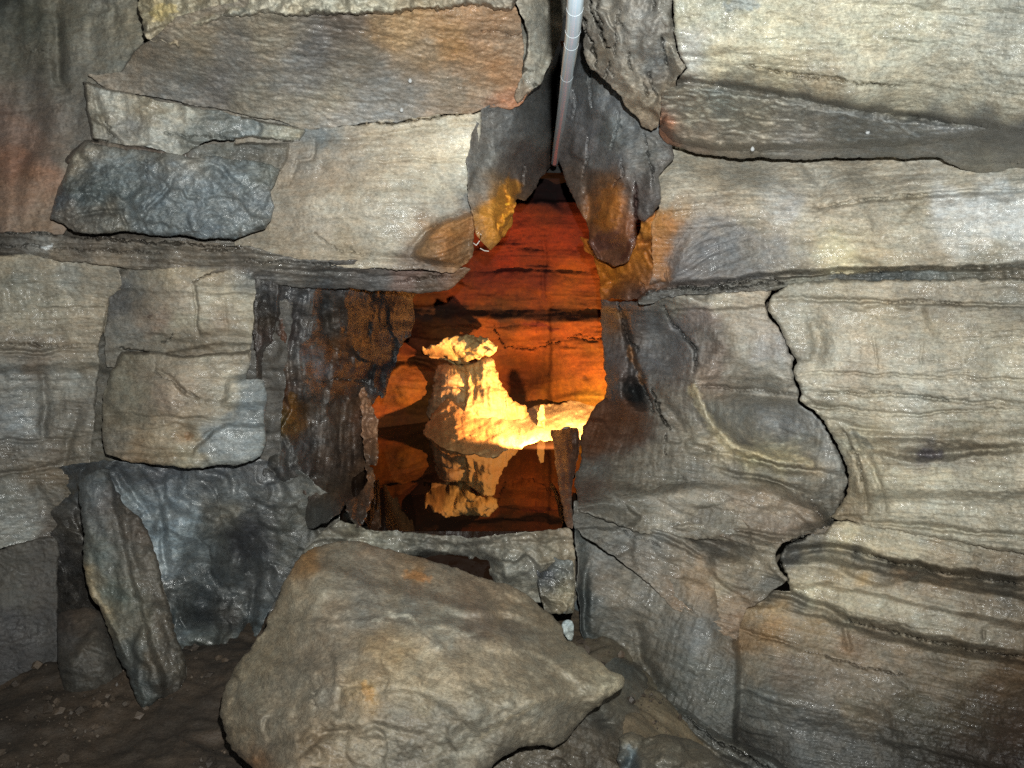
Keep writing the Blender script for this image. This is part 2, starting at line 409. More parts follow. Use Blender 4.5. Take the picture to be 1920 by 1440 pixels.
    if pillow:                                      # a closed stone: rounded back joined at the rim
        cst = 4
        bd = (np.clip(rbf(X, Y, depth), 0, 99) + ea + pillow[1] * 0.9 * np.sqrt(np.clip(1 - (1 - np.clip(dist / pillow[0], 0, 1)) ** 2, 0, 1)))[use] + 0.01
        VB = at(PX, PY, bd)
        # keep screen footprint honest: back shell is the same lattice, coarser faces not needed
        V = np.vstack([V, VB]); Fb = Fq[:, ::-1] + nv
        sk = np.stack([E[:, 1], E[:, 0], E[:, 0] + nv, E[:, 1] + nv], -1)
        FQ = np.vstack([Fq, Fb, sk]); CLu = np.vstack([CLu, CLu]); Wu = np.append(Wu, Wu)
    else:
        bu = np.unique(E); mp = np.full(nv, -1, np.int64); mp[bu] = nv + np.arange(len(bu))
        mp2 = np.full(nv, -1, np.int64); mp2[bu] = nv + len(bu) + np.arange(len(bu))
        ctr = V[:nv].mean(0)
        B0 = V[bu].copy()
        dirv = B0 - CAM; dirv /= dirv[:, 1:2]
        V1 = B0 + dirv * thick * 0.35 + (ctr - B0) * 0.01; V2 = B0 + dirv * thick + (ctr - B0) * 0.02
        V = np.vstack([V, V1, V2])
        sk = np.stack([E[:, 1], E[:, 0], mp[E[:, 0]], mp[E[:, 1]]], -1)
        sk2 = np.stack([mp[E[:, 1]], mp[E[:, 0]], mp2[E[:, 0]], mp2[E[:, 1]]], -1)
        FQ = np.vstack([Fq, sk, sk2]); CLu = np.vstack([CLu, CLu[bu], CLu[bu]]); Wu = np.concatenate([Wu, Wu[bu], Wu[bu]])
    if zfloor is not None:
        V[:, 2] = np.maximum(V[:, 2], zfloor)
    me = bpy.data.meshes.new(name)
    nF = len(FQ)
    me.vertices.add(len(V)); me.vertices.foreach_set('co', V.astype(np.float32).ravel())
    me.loops.add(nF * 4); me.loops.foreach_set('vertex_index', FQ.astype(np.int32).ravel())
    me.polygons.add(nF); me.polygons.foreach_set('loop_start', (np.arange(nF) * 4).astype(np.int32))
    me.polygons.foreach_set('use_smooth', np.ones(nF, bool))
    me.update(calc_edges=True)
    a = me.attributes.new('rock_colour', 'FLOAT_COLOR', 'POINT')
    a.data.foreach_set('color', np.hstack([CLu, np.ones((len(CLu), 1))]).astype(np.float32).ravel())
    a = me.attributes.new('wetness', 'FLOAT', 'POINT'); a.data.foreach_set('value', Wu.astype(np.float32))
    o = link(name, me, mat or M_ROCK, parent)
    return o

# ================================================================== THE CAVE (structure)
right_wall = empty('cave_wall_right', kind='structure')
left_wall = empty('cave_wall_left', kind='structure')
ceiling = empty('cave_ceiling', kind='structure')
crevice = empty('ceiling_crevice', kind='structure')
chamber = empty('inner_chamber_wall', kind='structure')

rock('backing_bed', '-150,-150 380,-150 400,100 600,200 620,300 560,460 520,900 300,950 -150,1100', [(0, -100, 3.45), (250, 30, 3.15), (0, 300, 3.35), (500, 300, 3.12), (300, 300, 3.05), (200, 700, 3.06), (480, 700, 3.05), (0, 800, 3.08), (150, 600, 3.04), (300, 450, 3.0)],
     C('200,300,84,78,68 500,300,96,90,80 200,450,70,64,56 200,600,72,70,64 200,800,72,68,58 500,700,60,56,50 0,700,80,74,62 400,800,60,58,54'), styles=[('fbm', .015, 60, 5, .1), ('strata', 2, .006, 100, 10, .12), ('facet', .02, 50, 10, 1.6)], wet=.3, parent=left_wall, step=3.2)
# ---- right: the cream roof bed and its flaky underside
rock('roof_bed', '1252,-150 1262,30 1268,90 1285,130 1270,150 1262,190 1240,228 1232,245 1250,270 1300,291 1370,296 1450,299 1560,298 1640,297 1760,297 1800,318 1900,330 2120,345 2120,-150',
     [(1250, -100, 2.25), (1250, 120, 2.42), (1400, 145, 2.36), (1600, 195, 2.32), (1900, 245, 2.25), (1240, 165, 2.48), (1240, 250, 2.84), (1400, 285, 2.82), (1600, 290, 2.76), (1900, 315, 2.62), (2100, 330, 2.5), (1500, 0, 2.22), (1900, 0, 2.1), (2100, -100, 2.0), (1650, 100, 2.24), (2100, 240, 2.15)],
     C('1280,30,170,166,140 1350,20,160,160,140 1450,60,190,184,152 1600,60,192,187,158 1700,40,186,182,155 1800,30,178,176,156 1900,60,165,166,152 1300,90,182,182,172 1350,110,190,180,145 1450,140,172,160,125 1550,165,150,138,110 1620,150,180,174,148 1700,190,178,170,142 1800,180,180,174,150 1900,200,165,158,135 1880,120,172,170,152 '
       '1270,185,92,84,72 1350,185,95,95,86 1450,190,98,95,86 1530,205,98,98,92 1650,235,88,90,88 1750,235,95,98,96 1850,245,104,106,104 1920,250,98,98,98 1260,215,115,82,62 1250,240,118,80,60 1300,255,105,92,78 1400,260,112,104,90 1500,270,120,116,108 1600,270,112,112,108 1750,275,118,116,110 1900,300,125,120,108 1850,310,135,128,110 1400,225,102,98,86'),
     styles=[('strata', 3, .0035, 170, 16, .10), ('fbm', .006, 70, 4, .04), ('facet', .014, 90, 5, 2)],
     feats=[('step', '1240,140 1330,146 1420,158 1500,172 1560,188 1650,200 1750,212 1860,228 2000,246 2120,255', 14, .06),
            ('crack', '1410,122 1450,134 1520,142 1600,153 1680,160', 3, .02), ('shelf', '1370,115 1480,140 1600,155 1700,162', 10, .010),
            ('groove', '1540,5 1640,8 1740,20 1800,24 1900,15 1960,20', 5, .010), ('groove', '1560,70 1700,78 1800,88 1920,95', 4, .008),
            ('crack', '1480,143 1560,152 1660,158', 2, .02)],
     stains_and_shade=[('poly', '1236,150 1330,150 1420,165 1500,182 1560,195 1650,207 1750,220 1860,236 2000,255 2120,262 2120,300 1700,272 1500,262 1300,250 1236,235', 7, (96, 94, 86), .55),
             ('blob', 1392, 8, 32, 14, 0, (140, 150, 150), .7), ('blob', 1262, 212, 26, 20, 20, (130, 80, 55), .6)],
     wets=[(1300, 85, 40, 40, 0, 1), (1690, 60, 60, 40, 0, .8), (1860, 110, 60, 70, 0, .7)],
     wet=.45, edge=(9, .05), thick=.7, parent=ceiling)
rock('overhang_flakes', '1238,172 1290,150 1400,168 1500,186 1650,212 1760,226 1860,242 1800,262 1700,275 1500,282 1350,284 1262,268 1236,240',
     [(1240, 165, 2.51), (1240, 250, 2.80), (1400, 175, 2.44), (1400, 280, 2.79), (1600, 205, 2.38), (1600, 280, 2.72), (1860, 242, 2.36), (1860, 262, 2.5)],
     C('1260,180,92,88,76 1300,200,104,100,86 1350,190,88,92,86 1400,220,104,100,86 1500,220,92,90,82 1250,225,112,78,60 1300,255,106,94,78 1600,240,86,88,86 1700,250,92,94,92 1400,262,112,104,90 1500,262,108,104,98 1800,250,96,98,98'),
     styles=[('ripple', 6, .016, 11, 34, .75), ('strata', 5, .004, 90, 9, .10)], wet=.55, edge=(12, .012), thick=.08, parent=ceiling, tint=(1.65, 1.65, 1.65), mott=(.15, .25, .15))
# ---- the grey jaw hanging beside the tube
rock('hanging_jaw', '1088,-150 1090,40 1094,100 1104,125 1120,140 1135,152 1150,168 1162,178 1170,195 1190,215 1205,235 1222,246 1236,236 1243,205 1262,180 1272,150 1290,125 1268,85 1262,20 1262,-150',
     [(1090, -100, 2.55), (1100, 100, 2.72), (1180, 100, 2.55), (1260, 60, 2.44), (1150, 160, 2.72), (1225, 240, 2.80), (1260, 150, 2.55), (1180, -100, 2.38)],
     C('1095,60,118,112,104 1115,40,120,116,106 1150,40,140,134,122 1200,30,138,134,126 1180,70,134,132,126 1250,20,120,116,105 1230,60,116,112,106 1130,100,128,118,100 1150,130,138,130,118 1180,150,142,135,120 1200,190,145,132,110 1215,225,140,120,95 1235,110,132,134,132 1245,130,112,112,112 1260,90,135,130,115 1270,125,150,135,110 1250,180,138,122,98'),
     styles=[('flute', 12, .014, 26, 90, .08), ('fbm', .014, 45, 4, .06), ('facet', .035, 42, 70, 1.8), ('lump', .012, 22, .1)],
     feats=[('crack', '1104,-20 1112,30 1120,45 1128,52 1128,65 1136,92 1146,92', 3.2, .09), ('crack', '1124,-5 1122,30 1128,45 1126,55', 2.2, .06), ('crack', '1094,30 1100,60 1110,80 1118,105 1116,128', 3, .08),
            ('crack', '1156,28 1157,60 1152,105', 1.8, .04), ('crack', '1162,20 1158,36 1168,50', 1.8, .04), ('crack', '1226,0 1226,20', 2.5, .05), ('crack', '1241,66 1246,90 1250,120', 2.5, .05),
            ('crack', '1180,96 1179,118 1182,130', 2.2, .05), ('crack', '1142,115 1140,135 1136,150', 2.4, .06), ('crack', '1142,115 1150,145', 1.8, .04), ('crack', '1217,135 1226,165 1232,180', 2.2, .05), ('crack', '1209,155 1212,185', 1.8, .04),
            ('groove', '1240,60 1252,100 1250,140 1235,170', 12, .05), ('groove', '1205,60 1190,80', 8, .02)],
     stains_and_shade=[('blob', 1238, 95, 12, 34, 12, (112, 116, 118), .6)], wet=.35, edge=(13, .07), thick=.5, parent=ceiling, warp=(4, 3))

# ---- crevice walls, grey, closing towards a slit whose shadow is painted near black
rock('crevice_wall_right', '1046,40 1075,20 1110,90 1170,150 1260,230 1262,300 1238,330 1236,385 1225,402 1212,418 1196,412 1194,455 1182,492 1150,500 1122,488 1104,455 1098,420 1088,402 1075,372 1060,335 1050,305 1042,290',
     [(1050, 60, 3.75), (1046, 290, 3.65), (1120, 130, 3.2), (1230, 250, 2.98), (1230, 380, 2.95), (1100, 400, 3.35), (1180, 480, 3.05), (1130, 480, 3.2), (1170, 300, 3.02), (1080, 320, 3.45)],
     C('1060,120,58,60,64 1075,180,86,88,92 1110,160,88,92,94 1150,200,98,102,106 1190,240,92,96,98 1150,250,100,106,106 1100,260,88,86,88 1120,300,98,98,98 1160,300,104,106,108 1210,300,98,100,98 1060,300,70,64,62 1225,330,88,86,84 1070,330,80,66,56 1100,350,78,68,60 1205,380,74,72,72 1225,390,70,72,74 1120,350,85,70,58 '
       '1140,345,105,76,50 1115,380,112,72,38 1145,380,138,86,38 1160,400,112,72,44 1130,410,130,82,35 1170,440,100,62,38 1110,430,90,55,35 1110,455,74,48,38 1140,460,88,55,36 1185,420,98,58,36 1160,480,70,46,34 1090,370,70,58,50 1195,360,78,70,66'),
     styles=[('flute', 12, .010, 30, 170, .06), ('fbm', .012, 60, 5, .07), ('facet', .026, 48, 80, 2.0)],
     feats=[('crack', '1103,133 1106,165 1108,190 1111,205', 1.6, .03), ('crack', '1074,165 1078,200 1077,225', 1.6, .03), ('crack', '1161,210 1163,225 1158,230 1165,240', 1.8, .035), ('crack', '1157,238 1150,262 1148,280', 2.2, .04), ('crack', '1102,255 1100,300 1094,330', 1.8, .03), ('crack', '1208,250 1212,280 1222,310 1224,340', 1.8, .04),
            ('crack', '1164,300 1168,330 1152,345', 1.8, .04), ('crack', '1190,345 1194,400 1192,450', 3, .05), ('groove', '1100,345 1110,390 1104,440', 9, .05), ('bump', 1148, 400, 26, 48, 5, -.09), ('bump', 1220, 350, 14, 50, 5, -.05), ('bump', 1150, 470, 30, 18, 0, .05)],
     stains_and_shade=[('blob', 1140, 392, 24, 46, 8, (150, 92, 34), .5), ('line', '1190,350 1194,400 1188,450 1165,485', 4, (60, 30, 22), .7), ('blob', 1135, 455, 28, 22, 0, (66, 40, 34), .7)],
     wets=[(1145, 195, 60, 50, 20, .9), (1150, 270, 60, 40, 0, .8)], wet=.55, edge=(10, .06), thick=.8, parent=crevice, mat=M_ROCK)
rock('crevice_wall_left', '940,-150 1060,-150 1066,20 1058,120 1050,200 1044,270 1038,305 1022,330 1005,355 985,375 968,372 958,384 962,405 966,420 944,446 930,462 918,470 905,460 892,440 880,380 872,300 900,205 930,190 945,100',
     [(950, -100, 2.9), (950, 100, 2.95), (1062, 0, 3.6), (1055, 150, 3.75), (1040, 300, 3.75), (900, 220, 2.98), (980, 200, 3.12), (1010, 250, 3.35), (960, 370, 3.18), (920, 450, 3.02), (1000, 350, 3.45), (1020, 100, 3.2)],
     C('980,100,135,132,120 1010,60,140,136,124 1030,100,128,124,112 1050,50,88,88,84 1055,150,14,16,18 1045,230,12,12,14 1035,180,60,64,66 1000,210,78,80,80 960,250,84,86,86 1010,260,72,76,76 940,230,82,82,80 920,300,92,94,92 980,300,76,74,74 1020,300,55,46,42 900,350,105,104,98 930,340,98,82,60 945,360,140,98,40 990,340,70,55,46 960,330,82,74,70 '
       '935,395,165,112,40 955,400,150,98,34 915,400,130,92,44 930,430,155,104,36 910,440,120,84,44 990,320,66,58,54 898,320,108,108,104'),
     styles=[('flute', 4, .008, 30, 170, .06), ('fbm', .012, 60, 5, .07), ('facet', .024, 50, 80, 1.8)],
     feats=[('vstep', '1040,-20 1038,100 1030,180 1026,260 1022,310', 22, .30), ('groove', '962,325 972,370', 8, .04), ('crack', '985,310 978,350', 1.8, .03), ('bump', 938, 400, 28, 50, 8, -.05)],
     stains_and_shade=[('poly', '958,330 975,350 966,378 972,400 962,425 942,446 925,456 908,440 900,412 906,385 925,372 940,345', 5, (160, 108, 38), .75)],
     wets=[(900, 290, 30, 60, 0, .8)], wet=.5, edge=(9, .02), thick=.8, parent=crevice)
# knobbly ochre crust on the crevice wall
rock('mineral_crust', '938,334 952,342 958,360 966,372 970,388 960,408 952,424 938,440 926,446 912,436 902,420 904,396 918,380 930,366',
     [(935, 340, 3.10), (930, 440, 2.99), (965, 390, 3.12), (905, 410, 3.0)], C('935,350,160,106,30 940,390,184,124,28 925,425,172,112,26 955,395,168,108,26 910,410,150,100,32'),
     styles=[('lump', .02, 9, .5), ('fbm', .016, 10, 3, .45)], wet=.15, edge=(7, .03), thick=.12, parent=crevice, mat=M_DRY, mott=(.1, .35, .3), warp=(3, 3))
rock('crevice_lip_left', '955,-150 958,0 982,40 986,100 976,140 960,180 966,200 974,196 982,192 994,176 1004,166 1016,158 1022,140 1040,110 1052,60 1060,0 1066,-150',
     [(955, -100, 2.74), (960, 20, 2.74), (1060, -60, 2.95), (1045, 80, 3.02), (1015, 150, 2.95), (970, 190, 2.98), (985, 120, 2.90), (990, 40, 2.80)],
     C('960,20,150,140,122 1000,30,150,146,130 1030,40,146,142,128 1010,90,142,138,122 1040,80,130,126,112 990,120,135,128,112 1000,150,125,122,108 975,180,138,118,95 1010,60,150,148,136'),
     styles=[('flute', 10, .012, 26, 100, .07), ('fbm', .012, 40, 4, .07), ('facet', .022, 50, 75, 1.6)],
     feats=[('crack', '978,138 984,130 1000,132', 2.4, .04), ('crack', '995,172 1000,160 1008,163', 3, .05), ('groove', '980,60 975,100', 10, .03)], wet=.35, edge=(12, .06), thick=.5, parent=ceiling)

# ---- upper left roof slab seen from below
rock('roof_slab', '160,140 228,135 250,95 285,72 330,30 420,5 500,-10 700,-30 960,-20 978,40 984,90 978,140 990,178 984,194 960,206 930,204 880,212 820,216 740,228 690,232 640,238 575,246 520,228 400,205 280,182 200,168',
     [(250, 90, 2.92), (300, 60, 2.72), (500, 30, 2.55), (700, 20, 2.55), (950, 20, 2.66), (980, 190, 3.0), (900, 205, 3.0), (740, 225, 3.0), (580, 240, 3.02), (400, 200, 3.03), (200, 158, 3.08), (600, 130, 2.78), (850, 120, 2.8), (400, 130, 2.86)],
     C('270,90,112,98,80 300,110,110,100,86 350,80,112,98,76 350,130,100,95,86 400,165,98,92,86 330,165,96,94,90 450,110,102,96,88 500,60,116,104,84 480,180,104,96,82 550,200,112,105,92 560,150,102,98,92 600,90,92,88,84 650,50,78,68,58 700,60,112,90,64 680,110,98,90,78 750,60,135,108,76 780,100,120,100,76 850,80,128,98,66 900,60,118,92,68 '
       '880,120,124,98,72 930,130,124,94,68 950,90,124,102,80 700,160,104,102,98 760,170,102,98,92 850,160,112,98,80 900,170,118,100,80 940,190,116,84,64 975,190,122,84,62 700,215,108,106,102 620,190,118,108,90 630,225,112,106,98'),
     styles=[('ripple', 8, .008, 12, 30, .16), ('strata', 8, .003, 130, 14, .09), ('fbm', .008, 90, 4, .05), ('facet', .016, 120, 10, 2)],
     feats=[('shelf', '560,180 640,190 700,186 780,196 900,200', 8, .012), ('shelf', '400,55 500,75 590,95', 9, .012), ('crack', '900,60 930,58 950,66 980,62', 2, .02)],
     wet=.42, edge=(8, .035), thick=.3, parent=ceiling, tint=(1.42, 1.46, 1.5), stains_and_shade=[('blob', 910, 125, 60, 40, 0, (128, 100, 74), .4), ('blob', 962, 193, 26, 9, 0, (124, 86, 64), .6)])
rock('cream_fringe', '255,-150 262,20 270,60 285,80 320,84 345,84 330,66 380,48 430,32 520,26 590,30 640,24 700,28 790,24 860,18 910,14 960,22 985,-20 985,-150',
     [(260, -100, 2.75), (280, 70, 2.80), (330, 70, 2.72), (500, 20, 2.48), (700, 20, 2.46), (960, 10, 2.58), (600, -100, 2.38)],
     C('275,30,130,118,88 285,60,150,140,118 300,20,170,155,112 320,70,190,172,135 350,20,150,140,112 400,30,150,140,115 500,10,165,158,136 560,20,178,168,140 620,10,160,156,136 700,15,172,166,142 800,10,165,150,120 900,5,155,145,125 960,10,150,140,122'),
     styles=[('lump', .02, 20, .3), ('fbm', .022, 30, 4, .12), ('facet', .03, 40, 20, 1.6)], wet=.35, edge=(9, .045), thick=.25, parent=ceiling, mat=M_ROCK, mott=(.1, .2, .2), warp=(7, 4),
     feats=[('bump', 275, 58, 8, 16, 0, -.05), ('groove', '330,66 420,40 520,30', 6, .03)], stains_and_shade=[('blob', 440, 26, 40, 7, 3, (120, 125, 118), .6), ('blob', 305, 22, 26, 14, 0, (186, 165, 108), .7)])

# ---- far upper-left wall
rock('outer_wall', '-150,-150 300,-150 275,70 240,140 200,180 210,330 120,440 60,460 -150,450',
     [(-100, -100, 3.3), (150, 0, 3.2), (240, 80, 3.1), (0, 200, 3.25), (170, 250, 3.12), (80, 420, 3.05), (-100, 400, 3.15)],
     C('0,0,62,62,55 50,40,72,70,58 100,60,84,78,64 30,100,80,74,62 110,120,88,82,70 60,180,92,82,72 20,230,105,82,70 60,250,112,86,72 90,220,98,84,74 30,300,110,78,62 80,320,118,86,68 110,280,102,86,74 40,370,120,92,74 70,400,118,96,78 130,200,98,90,80 150,30,98,90,74 200,40,108,100,84 190,90,110,102,88 220,110,98,94,84 150,140,98,92,82 200,10,100,96,88 240,30,118,106,84 150,240,98,90,82 140,300,120,108,92'),
     styles=[('flute', 4, .016, 60, 260, .08), ('fbm', .016, 110, 5, .06), ('facet', .03, 120, 70, 1.5)],
     feats=[('groove', '108,-20 105,60 112,150 125,180', 12, .05), ('groove', '-20,210 60,205 110,200', 5, .012), ('crack', '50,98 100,94', 1.4, .02), ('groove', '160,20 210,15 215,60', 8, .02)],
     wet=.15, parent=left_wall, thick=.4, mat=M_DRY, tint=(.92, .98, 1.0))
# ---- beige band wall left of the crevice
rock('beige_bed', '455,200 580,236 640,230 740,219 860,208 908,206 903,240 896,290 892,340 890,372 888,400 880,440 880,492 850,512 760,505 600,505 440,495 430,300',
     [(450, 250, 3.08), (580, 250, 3.02), (740, 235, 3.0), (920, 215, 2.98), (910, 300, 3.05), (890, 450, 3.08), (600, 480, 2.98), (700, 350, 2.94), (450, 480, 3.05), (820, 460, 2.98)],
     C('590,255,105,110,110 620,260,112,112,106 560,300,120,112,100 650,280,142,130,112 700,260,150,138,116 780,240,162,150,126 850,230,172,162,138 900,230,168,160,140 880,280,188,180,155 800,290,170,158,132 720,310,150,136,112 620,330,138,122,100 560,350,132,118,98 650,370,140,128,106 740,370,150,142,122 820,350,158,150,128 890,330,160,155,138 895,370,130,135,130 540,410,132,120,102 600,420,138,126,108 '
       '680,410,158,150,132 760,400,150,144,128 830,395,140,138,126 880,380,96,98,98 500,450,120,110,92 560,470,128,116,96 650,455,135,122,98 720,440,138,130,112 800,430,120,98,72 850,430,128,88,50 880,450,112,86,60 850,470,130,92,56 800,480,92,78,66 895,410,110,90,62 520,380,125,118,104 620,400,150,142,124'),
     styles=[('strata', -3, .0035, 150, 14, .10), ('fbm', .007, 80, 4, .04), ('facet', .013, 85, 0, 1.8)],
     feats=[('groove', '560,265 660,258 720,252 840,236 920,228', 5, .015), ('step', '480,355 600,352 780,345 860,350 900,360', 18, -.012), ('groove', '640,300 720,302 860,300 915,296', 3.5, .010), ('groove', '590,262 584,300 560,302 548,335', 4, .02),
            ('groove', '520,478 600,470 700,480 780,488 860,495', 9, .02), ('crack', '560,242 640,233 700,231 760,226 820,217 880,211 930,206', 2.4, .07), ('shelf', '860,345 880,352 902,352', 10, .02), ('groove', '770,470 800,435 840,410 880,395', 6, .02), ('crack', '590,440 640,470 700,480', 1.6, .02)],
     stains_and_shade=[('poly', '775,470 800,435 845,405 892,395 888,440 876,485 840,494 790,485', 8, (132, 92, 54), .55), ('blob', 885, 368, 14, 9, 0, (85, 88, 90), .7), ('blob', 600, 258, 22, 14, 0, (98, 106, 108), .6)],
     wets=[(890, 300, 30, 60, 0, .9), (700, 410, 90, 30, 0, .7), (600, 420, 60, 40, 0, .6)], wet=.4, edge=(7, .03), thick=.4, parent=left_wall)
rock('fluted_ochre_ledge', '766,482 778,455 800,432 830,412 866,398 898,392 896,420 890,450 884,482 862,504 820,498 786,496',
     [(770, 480, 2.93), (800, 440, 2.92), (860, 400, 2.96), (895, 420, 3.02), (870, 490, 3.0), (820, 460, 2.88)],
     C('785,470,112,88,62 800,450,125,92,58 840,425,138,98,56 870,410,118,92,64 860,440,142,94,48 830,460,130,88,50 880,430,112,80,50 850,480,120,86,54 810,485,92,74,58 884,460,92,76,58'),
     styles=[('flute', 68, .007, 6, 60, .22), ('fbm', .008, 30, 4, .05)], wet=.35, edge=(12, .04), thick=.2, parent=left_wall, mott=(.1, .15, .15))
# ---- pale block and the glittering grey block
rock('pale_block', '152,150 185,160 240,172 300,188 360,200 420,210 480,224 540,234 576,242 566,262 540,268 470,262 400,262 340,292 270,276 200,268 172,262 162,210',
     [(155, 155, 2.95), (165, 260, 2.97), (300, 230, 2.90), (570, 250, 2.96), (400, 230, 2.92)],
     C('168,180,112,104,88 185,220,118,110,92 200,190,165,165,155 230,200,160,158,145 260,195,142,130,105 250,230,110,112,112 230,250,122,118,108 300,210,138,130,108 330,210,160,156,140 310,240,155,155,145 290,262,150,152,145 350,240,112,115,108 400,225,98,102,98 430,245,92,98,96 470,240,112,122,125 520,245,128,128,115 550,250,138,132,112 380,250,98,100,94'),
     styles=[('facet', .035, 50, 15, 1.5), ('fbm', .014, 30, 5, .12)], feats=[('groove', '178,175 190,220 205,262', 6, .03), ('crack', '200,230 212,260', 1.6, .03), ('crack', '310,250 360,256 450,262 560,265', 1.8, .03)],
     wets=[(240, 220, 60, 40, 0, .9), (430, 240, 60, 20, 0, .9)], wet=.45, edge=(5, .015), thick=.25, parent=left_wall, mat=M_WET)
rock('brown_seam', '160,258 260,268 330,280 400,268 470,265 545,268 540,300 520,330 440,330 300,320 140,320 120,300',
     [(160, 262, 2.99), (300, 290, 2.95), (540, 285, 3.0), (300, 320, 2.97)],
     C('170,262,98,86,74 200,268,88,78,66 280,280,82,70,60 340,285,78,68,58 370,280,100,100,94 420,275,88,88,80 480,285,80,80,74 530,300,98,92,80 450,310,78,76,70'),
     styles=[('strata', 6, .005, 90, 12, .12), ('fbm', .012, 30, 4, .08)], wet=.4, parent=left_wall, thick=.25)
wetblk = rock('wet_grey_block', '92,402 100,372 108,345 122,318 134,296 150,272 163,264 210,274 262,280 330,288 372,298 400,292 450,300 505,305 528,318 520,342 508,360 515,384 510,412 498,430 462,442 440,452 380,446 330,444 270,438 232,436 190,440 140,436 124,424 96,414',
     [(95, 405, 2.93), (165, 268, 2.96), (300, 290, 2.90), (520, 320, 2.92), (505, 420, 2.90), (300, 440, 2.83), (150, 430, 2.86), (330, 360, 2.80)],
     C('150,290,126,116,96 130,320,118,110,94 170,285,118,112,100 230,285,120,118,108 300,298,110,108,98 360,302,125,120,108 110,380,70,76,82 140,340,68,76,78 180,320,72,82,86 230,310,92,104,108 280,320,100,110,116 340,320,112,120,124 400,320,106,116,120 460,330,98,106,106 500,330,92,96,90 '
       '150,370,70,82,84 200,360,80,92,94 250,370,86,98,102 300,370,92,102,106 350,370,98,108,112 400,370,92,102,106 450,370,98,106,110 490,380,110,118,122 130,405,98,90,80 160,415,96,92,84 200,405,92,90,82 225,425,96,92,80 260,410,88,96,98 320,420,88,96,98 380,415,90,100,106 440,420,98,106,108 490,415,82,86,84'),
     styles=[('facet', .028, 34, 35, 1.7), ('fbm', .016, 40, 5, .10), ('ripple', -40, .008, 7, 16, .15)],
     feats=[('groove', '330,330 300,370 270,400', 5, .03), ('crack', '272,292 276,330', 1.5, .02), ('groove', '130,412 170,398 225,395 238,434', 4, .03), ('bump', 180, 418, 50, 20, 0, .02), ('groove', '380,300 430,330 470,380', 6, .02)],
     wet=.95, edge=(15, .09), thick=.25, parent=None, mat=M_WET, mott=(.12, .22, .25))
tag(wetblk, 'glistening blue-grey wet rock block wedged above the long ledge on the upper left', 'rock')
# ---- long thin ledge across the left
rock('thin_ledge', '-150,428 0,433 60,432 130,442 240,446 340,450 450,458 500,468 560,484 700,488 790,492 860,502 890,500 870,520 840,548 790,552 700,545 560,540 430,520 360,512 200,500 90,486 -150,478',
     [(-100, 450, 2.86), (100, 455, 2.84), (450, 470, 2.82), (450, 520, 2.93), (850, 510, 3.05), (790, 548, 3.1), (600, 500, 2.9), (600, 540, 3.02), (0, 480, 2.9)],
     C('0,440,62,58,52 40,460,82,76,68 80,465,120,120,115 150,455,72,66,58 100,480,112,98,78 200,465,74,68,60 200,485,118,104,84 300,470,78,72,62 350,490,100,90,76 430,470,82,74,62 450,495,92,84,74 500,490,95,88,76 550,500,88,84,78 600,510,80,78,74 700,505,88,80,74 760,510,92,70,62 700,530,66,66,66 820,515,92,70,60 850,508,98,72,50 800,540,70,58,46 500,525,78,78,78 600,535,62,64,66'),
     styles=[('strata', 3, .007, 160, 8, .20), ('fbm', .008, 60, 4, .06)],
     feats=[('crack', '-50,434 60,436 200,447 340,456 450,462', 2.5, .05), ('crack', '-50,458 60,462 160,468 300,474', 2, .03), ('crack', '385,466 430,468 460,466', 2.2, .04), ('groove', '-50,478 100,484', 4, .02), ('crack', '460,490 600,494 760,502 830,512', 1.8, .03), ('groove', '520,505 650,512 780,522', 4, .02), ('crack', '740,526 800,520 846,516', 2, .03)],
     stains_and_shade=[('blob', 84, 463, 10, 4, 0, (200, 205, 205), .9)], wets=[(470, 498, 60, 14, 0, 1), (90, 462, 40, 10, 0, .9)], wet=.5, edge=(6, .03), thick=.4, parent=left_wall)
